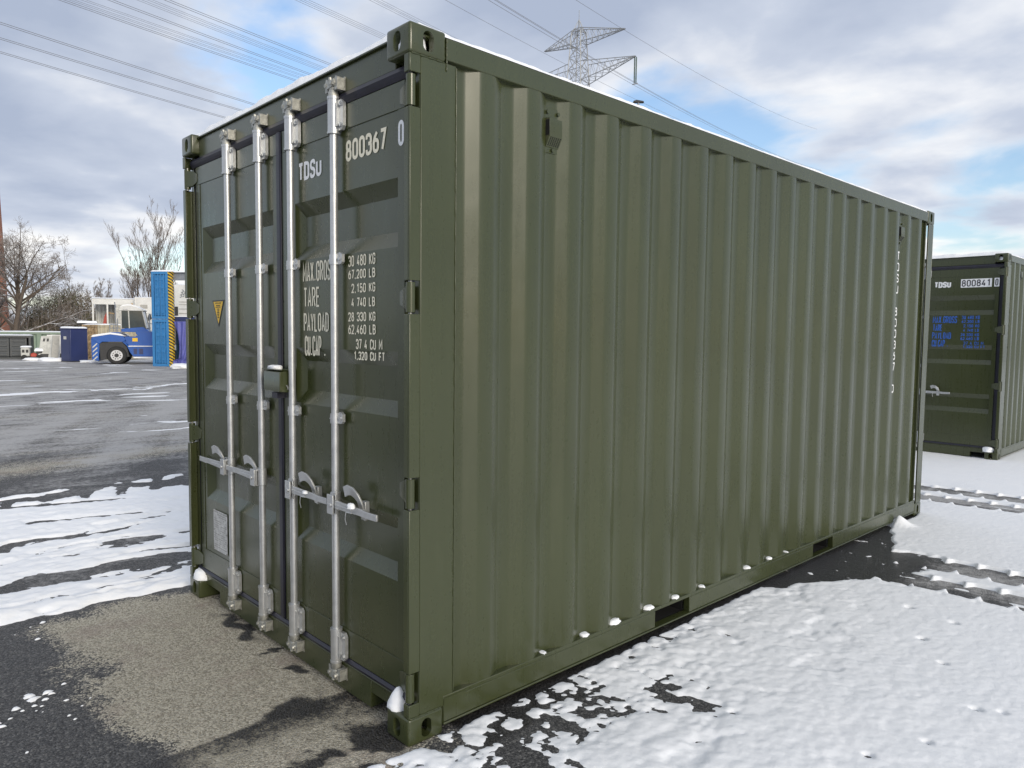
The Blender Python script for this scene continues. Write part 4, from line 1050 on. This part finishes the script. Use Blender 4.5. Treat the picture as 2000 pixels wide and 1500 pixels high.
MB().box(.02, W2-.02, .12, 1.8, 0, 1.95).build('base', M['dirtyw'], T2)
link('snow_cap', snow_cap(-.04, W2+.04, -.05, 2.0, 3.66, .08, 14), M['snow'], T2)
T = thing('loading_ramp', 'red ramp tilted inside the open white cabin', 'ramp', T2.location+Vector((0, 0, 2.06)), FACE+.42)
MB().prism([(.52, .0), (.72, .0), (.86, .74), (.74, .78), (.62, .5)], .35, .75, 'y').build('plate', M['red'], T, bevel=.02)
MB().prism([(.74, .70), (1.16, .66), (1.16, .72), (.86, .80)], .4, .7, 'y').build('arm', M['rusty'], T)
T = thing('scrap_pile', 'snow covered scrap lying on the cream container roof', 'scrap', spot(152, 42.6)+Vector((0, 0, 2.02)), FACE+.5)
MB().bar((0, 0, .03), (.95, .25, .06), .12, .10).build('beam', M['dark'], T); MB().bar((.1, .3, .06), (.8, -.05, .12), .10, .10).build('beam', M['dark'], T)
link('snow_cap', snow_cap(-.05, 1.0, -.15, .4, .10, .14, 15), M['snow'], T)

# white refrigerated container end behind the machine
T = thing('reefer_container', 'tall white refrigerated container end with dark fan openings behind the machine cab', 'container', spot(264, 44.5), FACE+.46)
MB().box(0, 1.05, 0, 3, 0, 3.72).build('body', M['white'], T, bevel=.02)
for (x0, x1, z0, z1, n) in ((.12, .93, 2.75, 3.6, 'unit_cover'), (.12, .93, .2, 1.2, 'lower_grille')): MB().box(x0, x1, -.03, 0, z0, z1).build(n, M['white'], T, bevel=.01)
for i, (x, z, r) in enumerate(((.32, 2.36, .15), (.62, 2.2, .11), (.80, 2.5, .13), (.75, 1.9, .1), (.38, 1.8, .12))):
    MB().prism([(x-r, z-.10), (x-.3*r, z-.2), (x+r, z-.04), (x+.5*r, z+.18), (x-.4*r, z+.2)], -.05, 0, 'y').build('compressor', M['dark'], T, bevel=.01)
MB().box(.30, .70, -.034, -.03, 3.05, 3.28).build('label_plate', M['lgrey'], T)
link('snow_cap', snow_cap(0, 1.05, 0, 3, 3.72, .06, 16), M['snow'], T)

# blue container handling machine
T = thing('container_handler', 'blue container handling machine with glazed cab and one large front wheel', 'machine', spot(177, 36.6), FACE+.36)
k = mpp(36.6)*.99
def Pz(px, py): return ((px-180)*k, (712-py)*k/.99)
def pr(name, pts, y0, y1, mat, bev=.015, parent=None): return MB().prism([Pz(*p) for p in pts], y0, y1, 'y').build(name, mat, parent or T, bevel=bev)
pr('chassis', [(180, 662), (181, 703), (193, 706), (195, 672), (200, 668), (235, 668), (243, 676), (248, 688), (254, 697), (296, 697), (296, 677), (246, 677), (236, 662)], .0, 2.2, M['mblue'])
pr('fender', [(180, 662), (184, 657), (214, 652), (236, 655), (242, 664), (236, 668), (200, 668), (194, 672)], -.02, 2.2, M['mblue'], .02)
pr('counterweight', [(180.5, 668), (181.5, 703), (193, 705), (194.5, 672)], -.03, -.001, M['mblue'], .01)
for i in range(4):
    a = 669+i*8.5; pr('stripe', [(182.5, a+9), (190.5, a+1), (191.5, a+3), (183, a+11.5)], -.034, -.0305, M['dirtyw'], 0)
pr('wheel_well', [(193.5, 672), (200, 669), (235, 669), (243, 678), (247, 697), (196, 704)], .02, 1.0, M['dark'], 0)
pr('engine_cover', [(236, 664), (246, 676), (285, 676), (296, 672), (296, 660), (288, 648), (280, 645), (262, 646), (258, 650), (262, 655), (256, 658), (240, 657)], .15, 2.0, M['mblue'], .02)
pr('notice', [(252.5, 660), (262, 660), (262, 667), (252.5, 667)], .135, .149, M['yellow'], 0)
pr('step_panel', [(255, 681), (261, 681), (261, 692), (255, 692)], -.02, -.001, M['navy'], 0); pr('step_panel', [(265, 681), (272, 681), (272, 692), (265, 692)], -.02, -.001, M['navy'], 0)
pr('sill_snow', [(246, 677), (296, 677), (296, 675.5), (246, 675.5)], -.04, .14, M['snow'], 0); pr('sill_snow', [(254, 697.5), (296, 697.5), (296, 700), (255, 700)], -.03, .3, M['snow'], 0)
pr('fender_snow', [(180, 658), (184, 654.5), (214, 649.5), (232, 652), (240, 657), (236, 656), (214, 653), (184, 658.5)], -.03, 2.2, M['snow'], .01)
for y0 in (-.10, 1.75):
    cx, cz = Pz(225, 694.5); r = .455
    Wh = MB().tube([(cx, y0, cz), (cx, y0+.06, cz), (cx, y0+.38, cz), (cx, y0+.44, cz)], [r*.9, r, r, r*.9], 36).build('wheel', M['tyre'], T, smooth=50)
    MB().tube([(cx, y0-.012, cz), (cx, y0+.02, cz)], r*.60, 28).build('rim', M['rim'], Wh, smooth=50)
    MB().tube([(cx, y0-.03, cz), (cx, y0, cz)], r*.22, 16).build('hub', M['dark'], Wh, smooth=50)
    for i in range(10):
        a = 2*math.pi*i/10; q = (cx+.40*r*math.cos(a), cz+.40*r*math.sin(a)); MB().tube([(q[0], y0-.018, q[1]), (q[0], y0-.011, q[1])], .028, 8).build('rim_hole', M['dark'], Wh)
    MB().tube([(cx+2.35, y0+.1, cz-.08), (cx+2.35, y0+.44, cz-.08)], r*.8, 28).build('wheel', M['tyre'], T, smooth=50)
# cab
cab = pr('cab', [(232, 648), (232, 642), (272, 638), (282, 646), (280, 649)], .3, 1.7, M['mblue'], .015)
gl = [(234, 641), (233.5, 606), (270, 605), (277, 640)]
pr('side_glass', gl, .32, .33, M['glass'], 0); pr('side_glass', gl, 1.66, 1.67, M['glass'], 0)
pr('windscreen', [(270, 605), (277, 640), (277.6, 640), (270.8, 605)], .34, 1.66, M['glass'], 0); pr('rear_glass', [(233.4, 641), (232.9, 606), (233.4, 606), (234, 641)], .34, 1.66, M['glass'], 0)
for a, b in (((232.4, 642), (232.4, 604)), ((247, 641), (246, 604)), ((270.5, 604), (278, 641))):
    for y in (.305, 1.69):
        pa = Pz(*a); pb = Pz(*b); MB().bar((pa[0], y, pa[1]), (pb[0], y, pb[1]), .05, .05, (0, 1, 0)).build('cab_post', M['dirtyw'], T)
pr('cab_roof', [(229, 606), (229, 600), (236, 595), (250, 594), (262, 598), (274, 604), (274, 606)], .25, 1.75, M['white'], .03)
pr('roof_snow', [(229.5, 600), (236, 594.5), (250, 593), (262, 597), (272, 603), (262, 599.5), (250, 596), (237, 597)], .24, 1.76, M['snow'], .01)
pr('seat', [(255, 636), (255, 622), (260, 620), (262, 630), (268, 630), (268, 638)], .7, 1.2, M['dark'], .02)
for px in (238, 243): q = Pz(px, 602); MB().tube([(q[0], .2, q[1]), (q[0], .26, q[1])], .05, 10).build('work_lamp', M['rim'], T, smooth=40)
q = Pz(250, 590); MB().tube([(q[0], .9, q[1]-.10), (q[0], .9, q[1])], .045, 10).build('beacon', M['rusty'], T, smooth=40)
for (a, b) in (((213, 648), (213, 634)), ((220, 648), (220, 634)), ((227, 648), (227, 622)), ((213, 634), (227, 634)), ((213, 641), (232, 641)), ((236, 664), (224, 650)), ((224, 650), (223, 590)), ((222, 590), (225, 600)), ((285, 648), (284, 612)), ((291, 650), (291, 615)), ((284, 612), (291, 615)), ((278, 630), (291, 632))):
    pa = Pz(*a); pb = Pz(*b); MB().tube([(pa[0], .12, pa[1]), (pb[0], .12, pb[1])], .024, 6).build('handrail', M['steel'], T, smooth=40)
pr('deck', [(212, 649), (232, 649), (232, 651), (212, 651)], .1, 1.7, M['mblue'], 0)
# two blue containers one above the other with striped corner posts
dd = 34.8; hh = 2.26; WB = .84
for i, (z, lab) in enumerate(((0, 'lower of the two stacked blue containers with striped corner post'), (hh+.02, 'upper of the two stacked blue containers with striped corner post'))):
    p = spot(297, dd+.5); T = thing('storage_container', lab, 'container', p+Vector((0, 0, z)), FACE-.12, 'stacked blue containers')
    for x in (0, WB-.12): MB().box(x, x+.12, 0, .12, 0, hh).build('corner_post', M['blue'], T, bevel=.01)
    for zz in (0, hh-.13): MB().box(.12, WB-.12, .0, .10, zz, zz+.13).build('end_beam', M['blue'], T)
    doors_end(T, .10, WB-.10, .10, hh-.10, .08, M['blue'], 5, 2)
    for zz in (.0, hh-.12):
        MB().box(WB-.008, WB+.20, .02, .22, zz, zz+.12).build('corner_casting', M['hazard'], T)
    MB().box(WB+.001, WB+.18, .03, .21, .122, hh-.122).build('striped_post', M['hazard'], T, bevel=.01)
    MB().box(.05, WB-.05, .13, .42, .05, hh-.02).build('body', M['blue'], T)
    MB().box(.0, WB, .1, .5, hh-.05, hh-.01).build('roof', M['blue'], T)
    if z: link('snow_cap', snow_cap(-.02, WB+.27, 0, .5, hh, .07, 18), M['snow'], T)
pb = spot(338, dd+.6)
T = thing('roof_beam', 'grey steel roof beam running right from the upper blue container', 'beam', pb+Vector((0, 0, 4.18)), FACE-.1)
MB().box(.0, 3.4, .0, .05, .0, .30).build('web', M['steel'], T); MB().box(.0, 3.4, -.1, .15, .30, .34).build('top_flange', M['steel'], T); MB().box(0, 3.4, -.1, .15, -.04, .0).build('bottom_flange', M['steel'], T)
link('snow_cap', snow_cap(0, 3.4, -.11, .16, .34, .05, 19), M['snow'], T)
T = thing('crossbeam', 'blue crossbeam carrying the violet blue tarpaulin', 'beam', pb+Vector((0, 0, 2.18)), FACE-.1)
MB().box(0, 3.4, 0, .18, 0, .22).build('web', M['navy'], T, bevel=.01); link('snow_cap', snow_cap(0, 3.4, -.02, .2, .22, .05, 20), M['snow'], T)
T = thing('teal_panel', 'dark teal sheet standing below the blue crossbeam', 'panel', pb+FH*.5, FACE-.1)
MB().box(-.1, 1.3, 0, .04, .0, 2.16).build('panel_sheet', M['teal'], T)
xs = np.linspace(0, 3.3, 70); zs = np.linspace(0, 2.17, 30); X, Z = np.meshgrid(xs, zs, indexing='ij')
Yt = .12*np.sin(X*9+Z*1.5)*(1-Z/2.17)+.05*np.sin(X*23-Z*3)-.25*(1-Z/2.17)*fbm(X*1.2, Z*1.2, 33, 3)
o = link('tarpaulin', grid_mesh('tarpaulin', xs, zs, Yt), M['tarp']); tag(o, 'violet blue tarpaulin hanging from the crossbeam beside the stacked containers', 'tarpaulin')
for v in o.data.vertices:
    x, z, y = v.co; sx = .28*max(0, 1-x/.9)*math.sin(min(1, (2.17-z)/1.6)*math.pi/2); v.co = (x+.10+sx*(1 if z > .3 else .1), y, z)
o.location = pb-FH*.12; o.rotation_euler = (0, 0, FACE-.1)
sm = o.modifiers.new('thickness', 'SOLIDIFY'); sm.thickness = .008
T = thing('storage_container', 'white container with a dark emblem seen above the blue crossbeam', 'container', spot(338, 42), FACE+.1)
MB().box(.1, 3.6, 0, 2.4, 2.35, 4.35).build('upper_body', M['white'], T, bevel=.02); MB().box(.1, 3.6, .3, 2.4, 0, 2.3).build('lower_body', M['white'], T, bevel=.02)
MB().box(.12, .30, -.02, 0, 2.42, 3.1).build('opening', M['dark'], T)
for z in (2.7, 2.95, 3.2, 3.35): MB().box(.35, 3.5, -.02, 0, z, z+.04).build('groove', M['lgrey'], T)
mb = MB()
for (x, z) in ((0, 0), (.14, .04), (.05, .16), (.2, .2), (.1, .3)): mb.tube([(.42+x, -.012, 3.62+z), (.50+x, -.012, 3.66+z), (.52+x, -.012, 3.74+z), (.44+x, -.012, 3.76+z)], .022, 6)
mb.build('emblem', M['steel'], T, kind='stuff')
link('snow_cap', snow_cap(.1, 3.6, 0, 2.4, 4.35, .06, 21), M['snow'], T)

# ------------------------------------------------------------------ brick chimney
T = thing('brick_chimney', 'tall tapering red brick chimney cut by the left picture edge', 'chimney', spot(-34, 75), 0)
H = 44; zs = np.linspace(0, H, 40); MB().tube([(0, 0, z) for z in zs], [2.38-.0165*z*2 for z in zs], 28).build('shaft', M['brick'], T, smooth=40)
MB().tube([(0, 0, H-1.2), (0, 0, H-.9), (0, 0, H)], [1.02, 1.18, 1.18], 28).build('crown', M['brick'], T, smooth=30)
for z in (8, 16, 24, 32): MB().tube([(0, 0, z), (0, 0, z+.12)], 2.40-.033*z, 28).build('band', M['dark'], T, smooth=30)

# ------------------------------------------------------------------ bare trees
def bark(name, c0, c1, snow):
    m, t, bs = new_mat(name); g = t.n.new('ShaderNodeNewGeometry'); s = t.node('ShaderNodeSeparateXYZ', Vector=g.outputs['Normal'])
    n = t.noise(g.outputs['Position'], 4, 4, .6); c = t.mix(n, c0, c1)
    f = t.math('MULTIPLY', t.smooth(t.math('ADD', s.outputs[2], t.math('MULTIPLY', t.math('SUBTRACT', n, .5), .8)), .45, .8), snow)
    t.l.new(t.mix(f, c, (.78, .80, .84)), bs.inputs['Base Color']); bs.inputs['Roughness'].default_value = .85; return m
M['bark'] = bark('snowy_bark', (.075, .058, .047), (.15, .12, .095), .85)
M['twig'] = bark('twigs', (.17, .145, .13), (.27, .235, .21), .25)
def make_tree(name, label, base, height, seed, spread=.6, up=.35, levels=4, nlimb=6, trunk=.2, forks=1, start=.25, twig=.011, dens=1.0, limb_len=.55):
    rnd = random.Random(seed); thick = MB(); thin = MB()
    T = thing(name, label, 'tree', base, 0)
    def grow(p, d, L, r, lev):
        n = 6 if lev == 0 else (5 if lev == 1 else 4); pts = [Vector(p)]; rad = [r]; dd = Vector(d).normalized(); wig = .05 if lev == 0 else (.10 if lev < 3 else .14)
        for i in range(n):
            dd = (dd+Vector((rnd.gauss(0, wig), rnd.gauss(0, wig), rnd.gauss(0, wig*.7)+up*.12*(lev > 0)))).normalized()
            pts.append(pts[-1]+dd*(L/n)); rad.append(max(twig*.8, r*(1-(i+1)/n*(.62 if lev == 0 else .72))))
        if lev < 2: thick.tube(pts, rad, 7 if lev == 0 else 5, False)
        elif lev == 2: thick.tube(pts, rad, 4, False)
        else: thin.tube(pts, rad, 3, False)
        if lev >= levels: return
        cnt = int((nlimb, 7, 7, 6, 5)[lev]*dens*rnd.uniform(.8, 1.2))
        for c in range(max(1, cnt)):
            t = rnd.uniform(start if lev == 0 else .2, 1.0)
            i = min(int(t*n), n-1); f = t*n-i; q = pts[i].lerp(pts[i+1], f); dr = (pts[i+1]-pts[i]).normalized()
            a = rnd.uniform(0, 2*math.pi); e = dr.cross(Vector((0, 0, 1)) if abs(dr.z) < .95 else Vector((1, 0, 0))).normalized(); e2 = dr.cross(e)
            side = e*math.cos(a)+e2*math.sin(a); sp = spread*rnd.uniform(.7, 1.3)
            nd = (dr*(1-sp*.5)+side*sp+Vector((0, 0, up*(.5 if lev else .4)))).normalized()
            LL = L*(limb_len if lev == 0 else .56)*rnd.uniform(.6, 1.1)*(1-.45*t if lev == 0 else 1.05-.35*t)
            grow(q, nd, LL, max(twig, rad[i]*rnd.uniform(.42, .62)), lev+1)
    for k in range(forks):
        d = Vector((rnd.gauss(0, .12*(forks > 1)+.04), rnd.gauss(0, .12*(forks > 1)+.04), 1)); grow((rnd.gauss(0, .12)*(forks > 1), rnd.gauss(0, .12)*(forks > 1), 0), d, height*rnd.uniform(.9, 1), trunk, 0)
    thick.build('trunk', M['bark'], T, smooth=60); c = thin.build('crown', M['twig'], T, smooth=60)
    return T
make_tree('bare_tree', 'broad bare tree with snowy low limbs beside the brick chimney', spot(26, 58), 6.6, 21, .85, .30, 4, 14, .24, 2, .06, .010, 1.05, 1.0)
make_tree('bare_tree', 'bare tree rising behind the brick chimney at the left edge', spot(-22, 62), 6.2, 12, .7, .35, 4, 9, .20, 1, .1, .010, .9, .9)
make_tree('bare_tree', 'bare grey tree spreading behind the brown thicket', spot(112, 66), 5.4, 13, .7, .35, 4, 9, .15, 2, .12, .009, .95, .9)
make_tree('bare_tree', 'small bare tree above the navy cabin', spot(193, 76), 5.2, 14, .45, .6, 4, 9, .09, 2, .2, .009, .9, .7)
make_tree('bare_tree', 'tall slender bare tree rising above the white reefer', spot(296, 70), 10.2, 15, .26, .45, 4, 22, .10, 1, .10, .009, .85, .78)
make_tree('bare_tree', 'slim bare tree left of the tallest one behind the machine', spot(266, 70), 7.6, 16, .26, .5, 4, 14, .09, 1, .10, .009, .8, .72)
make_tree('bare_tree', 'bare sapling leaning left of the stacked blue containers', spot(282, 73), 7.6, 17, .38, .5, 4, 10, .09, 1, .15, .009, .8, .7)
make_tree('bare_tree', 'bare tree half hidden by the stacked blue containers', spot(330, 74), 7.4, 18, .40, .5, 4, 10, .10, 2, .15, .009, .85, .7)
make_tree('bare_tree', 'low bare bush between the small tree and the thicket', spot(166, 70), 3.0, 19, .6, .5, 4, 8, .06, 3, .1, .009, .9, .8)

def distant_wood():
    rnd = random.Random(91); mb = MB(); a = spot(-260, 100); b = spot(420, 96)
    for i in range(2600):
        t = rnd.random(); p = a.lerp(b, t)+FH*rnd.uniform(-5, 5); h = rnd.uniform(1.8, 4.2)*(.75+.5*math.sin(t*23)**2); q = p+Vector((rnd.gauss(0, .25), rnd.gauss(0, .25), h)); m = p.lerp(q, .5)+Vector((rnd.gauss(0, .15), rnd.gauss(0, .15), 0))
        mb.tube([p, m, q], [.05, .03, .012], 3, False)
        for k in range(5):
            u = rnd.uniform(.3, 1); r0 = m.lerp(q, u*2-1) if u > .5 else p.lerp(m, u*2); mb.tube([r0, r0+Vector((rnd.gauss(0, .3), rnd.gauss(0, .3), rnd.uniform(.2, .8)))], [.018, .01], 3, False)
    o = mb.build('distant_wood', M['twig'], kind='stuff'); tag(o, 'low bare distant wood along the far side of the yard', 'wood')
distant_wood()

def thicket():
    """dense brown-green thicket: upright shoots with many small withered leaves"""
    rnd = random.Random(77); T = thing('thicket', 'dense brown green thicket behind the green container', 'shrub', spot(62, 63), FACE+.5)
    stems = MB(); leaf = [MB(), MB()]
    for i in range(240):
        x = rnd.uniform(-.6, 5.6); y = rnd.uniform(-1.2, 1.6); top = 4.9-.15*(x-2.6)**2*(.8 if x > 2.6 else 1.15)+rnd.gauss(0, .45)-abs(y)*.3
        if top < 1.2: continue
        b = Vector((x, y, 0)); tip = Vector((x+rnd.gauss(0, .35), y+rnd.gauss(0, .3), top)); mid = (b+tip)/2+Vector((rnd.gauss(0, .15), rnd.gauss(0, .15), 0))
        stems.tube([b, mid, tip], [.03, .02, .008], 3, False)
        for j in range(120):
            t = rnd.uniform(.12, 1.02); q = (b.lerp(mid, t*2) if t < .5 else mid.lerp(tip, t*2-1))+Vector((rnd.gauss(0, .22), rnd.gauss(0, .22), rnd.gauss(0, .12)))
            s = rnd.uniform(.02, .055); a = Vector((rnd.gauss(0, 1), rnd.gauss(0, 1), rnd.gauss(0, 1))).normalized(); c = a.cross(Vector((rnd.gauss(0, 1), rnd.gauss(0, 1), rnd.gauss(0, 1)))).normalized()
            leaf[0 if fbm(np.array([x*.9]), np.array([q.z*.9]), 3, 2)[0] > .5 else 1].add([q-a*s*1.6, q+c*s*.6, q+a*s*1.6, q-c*s*.6], [(0, 1, 2, 3)])
    stems.build('stems', M['twig'], T); cols = ((.115, .115, .055), (.15, .125, .085))
    for k in (0, 1): leaf[k].build('foliage', simple('withered_leaves_%d' % k, cols[k], .8, 0, .4, 3), T)
thicket()

# ------------------------------------------------------------------ pylon and power lines
M['lattice'] = simple('galvanised_lattice', (.36, .375, .39), .6, .2, .12, .5)
M['lattice_green'] = simple('green_insulator', (.055, .10, .075), .5, 0, .1, 2)
M['wire'] = simple('conductor', (.20, .205, .22), .6, .2, .1, 1)
PD = 128.0
def sky_pt(px, py, height):             # point at a given height in the direction of a photograph pixel
    d = ray(px, py); return CAM+d*((height-CAM.z)/d.z)
def at_depth(px, py, depth):
    d = ray(px, py); return CAM+d*(depth/d.dot(FW))
pbase = at_depth(1130, 100, PD); pbase.z = 0
def hz(py): return at_depth(1130, py, PD).z
zTop, zA1, zA1b, zA2, zA2b = hz(40), hz(58), hz(72), hz(100), hz(124)
tR = at_depth(1210, 50, PD-7.0); tL = sky_pt(1055, 95, tR.z); arm = Vector((tR.x-pbase.x, tR.y-pbase.y, 0)); armL = Vector((tL.x-pbase.x, tL.y-pbase.y, 0))
ax = (arm-armL).normalized(); ay = Vector((-ax.y, ax.x, 0))
TP = thing('power_pylon', 'lattice power pylon with two crossarms rising behind the container', 'pylon', pbase, math.atan2(ax.y, ax.x))
def bars(mb, segs, r):
    for a, b in segs: mb.tube([a, b], r, 4, False)
def tower():
    w = lambda z: .55+(zA1-z)*.058+.6*(z < zA1)*.55
    levels = [0, 5.5, 10.5, 15, 19, 22.5, 25.8]; z = 28.6
    while z < zA1-.5: levels.append(z); z += 2.15
    levels.append(zA1)
    body = MB(); legs = []
    for i in range(len(levels)-1):
        z0, z1 = levels[i], levels[i+1]; a, b = w(z0), w(z1); c = [(-1, -1), (1, -1), (1, 1), (-1, 1)]
        for k in range(4):
            p, q = c[k], c[(k+1) % 4]
            legs.append(((p[0]*a, p[1]*a, z0), (p[0]*b, p[1]*b, z1)))
            body.tube([(p[0]*a, p[1]*a, z0), (q[0]*b, q[1]*b, z1)], .055, 4, False); body.tube([(q[0]*a, q[1]*a, z0), (p[0]*b, p[1]*b, z1)], .055, 4, False)
            body.tube([(p[0]*b, p[1]*b, z1), (q[0]*b, q[1]*b, z1)], .05, 4, False)
    body.build('bracing', M['lattice'], TP, kind='stuff')
    for k in range(4):
        mb = MB(); bars(mb, legs[k::4], .11); mb.build('leg', M['lattice'], TP)
    b = w(zA1); pk = MB(); bars(pk, [((sx*b, sy*b, zA1), (0, 0, zTop)) for sx in (-1, 1) for sy in (-1, 1)], .08); pk.tube([(0, 0, zTop), (0, 0, zTop+1.6)], .05, 5); pk.build('peak', M['lattice'], TP)
    def crossarm(zt, zb, tipx, tipz, fork=0):
        s = 1 if tipx > 0 else -1; b0, b1 = w(zt), w(zb); mb = MB(); n = 7
        for sy in (-1, 1):
            T0 = Vector((s*b0, sy*b0, zt)); B0 = Vector((s*b1, sy*b1, zb)); E = Vector((tipx, sy*.12, tipz))
            mb.tube([T0, E], .07, 4, False); mb.tube([B0, E], .08, 4, False)
            for i in range(n):
                t0, t1 = i/n, (i+1)/n; mb.tube([B0.lerp(E, t0), T0.lerp(E, (t0+t1)/2)], .04, 4, False); mb.tube([T0.lerp(E, (t0+t1)/2), B0.lerp(E, t1)], .04, 4, False)
        Bm, Bp = Vector((s*b1, -b1, zb)), Vector((s*b1, b1, zb)); E = Vector((tipx, 0, tipz))
        for i in range(n): mb.tube([Bm.lerp(E, i/n), Bp.lerp(E, (i+1)/n)], .04, 4, False); mb.tube([Bp.lerp(E, i/n), Bm.lerp(E, (i+1)/n)], .04, 4, False)
        mb.build('crossarm', M['lattice'], TP)
    r1 = arm.length; r2 = armL.length
    crossarm(zA1, zA1-2.6, r1, tR.z); crossarm(zA1, zA1-2.6, -r2, tR.z)
    zt2 = zA1-6.0; e = at_depth(1228, 101, PD-8.6); r3 = (Vector((e.x, e.y, 0))-Vector((pbase.x, pbase.y, 0))).dot(ax)
    crossarm(zt2, zt2-3.3, r3, e.z); crossarm(zt2, zt2-3.3, -r3*1.05, e.z)
    for off in (-.16, .16):
        mb = MB(); pts = []; rr = []
        for i in range(40): pts.append((r3+off, 0, e.z-.2-i*.105)); rr.append(.13 if i % 2 else .08)
        mb.tube(pts, rr, 8); mb.build('insulator', M['lattice_green'], TP, smooth=60)
    mb = MB(); mb.bar((r3-.5, 0, e.z-4.5), (r3+.5, 0, e.z-4.5), .12, .16); mb.build('yoke', M['lattice'], TP)
    return e, r3
ETIP, R3 = tower()

vdir = ray(1905, 664); vdir.z = 0; vdir.normalize()
def wire_pts(A, B2, smin, smax, b, n=46):
    """wire through point A running along vdir, passing the image point B2 (px, py); b is the sag curvature"""
    d = ray(*B2); 
    # intersect vertical plane through A along vdir with the ray
    nrm = Vector((-vdir.y, vdir.x, 0)); t = (A-CAM).dot(nrm)/d.dot(nrm); P = CAM+d*t; s = (P-A).dot(vdir); a = (P.z-A.z-b*s*s)/s
    return [A+vdir*q+Vector((0, 0, a*q+b*q*q)) for q in np.linspace(smin, smax, n)]
def power_line(label, A, B2, offs, smin, smax, b=2.0e-4, r=.022):
    T = thing('power_line', label, 'power line', A, 0, 'power lines overhead')
    side = Vector((-vdir.y, vdir.x, 0)); pts = wire_pts(A, B2, smin, smax, b)
    for (u, v) in offs:
        MB().tube([p-A+side*u+Vector((0, 0, v)) for p in pts], r, 5, False).build('conductor', M['wire'], T, smooth=60)
    return T
duo = ((-.2, 0), (.2, 0)); quad4 = ((-.2, -.2), (.2, -.2), (-.2, .2), (.2, .2))
HL = 30.0
power_line('lowest pair of power lines crossing the sky at far left', sky_pt(0, 102, HL-4), (440, 230), duo, -70, 240)
power_line('second pair of power lines from below at far left', sky_pt(0, 75, HL-4), (465, 214), duo, -70, 240)
power_line('third pair of power lines from below at far left', sky_pt(0, 45, HL-4), (480, 199), duo, -70, 240)
power_line('lowest pair of the power lines entering at the top left edge', sky_pt(120, 0, HL+1), (580, 158), duo, -40, 240)
power_line('thin four wire bundle just above the lowest top edge pair', sky_pt(152, 0, HL+4), (590, 150), quad4, -40, 260, 2e-4, .016)
power_line('middle pair of power lines entering at the top left edge', sky_pt(216, 0, HL+1), (600, 143), duo, -40, 240)
power_line('thin four wire bundle above the middle top edge pair', sky_pt(283, 0, HL+4), (625, 133), quad4, -40, 260, 2e-4, .016)
power_line('highest pair of power lines entering left of the container roof', sky_pt(326, 0, HL+1), (640, 124), duo, -40, 240)
power_line('bundle of power lines above the left door of the container', sky_pt(590, 0, HL+6), (745, 70), quad4, -40, 260, 2e-4, .017)
power_line('short stretch of power lines at the top right of the corner casting', sky_pt(733, 0, HL+8), (800, 34), quad4, -40, 260, 2e-4, .016)
tip = pbase+ax*arm.length; tip.z = tR.z-.3
power_line('single earth wire from the right tip of the upper crossarm', tip, (1125, 0), ((0, 0),), -110, 170, 2.2e-4, .026)
tip = pbase-ax*armL.length; tip.z = tR.z-.3
power_line('single earth wire from the left tip of the upper crossarm', tip, (870, 0), ((0, 0),), -110, 170, 2.2e-4, .026)
tip = pbase+ax*R3; tip.z = ETIP.z-4.6
power_line('three wire bundle hanging from the green insulators of the pylon', tip, (960, 0), ((-.3, 0), (.3, 0), (0, .35)), -110, 170, 2.2e-4, .024)
# far roof ridge just visible above the container roof
T = thing('distant_mast', 'small dark lamp head just above the container roof edge', 'lamp', at_depth(1247, 198, 40)*1.0, FACE)
T.location.z = 0; zc = at_depth(1247, 200, 40).z
MB().tube([(0, 0, 0), (0, 0, zc)], [.12, .06], 10).build('pole', M['steel'], T, smooth=40); MB().prism([(-.30, 0), (.30, 0), (.26, .07), (-.10, .13), (-.28, .08)], -.12, .12, 'y').build('lamp_head', M['dark'], T, bevel=.02).location.z = zc-.02
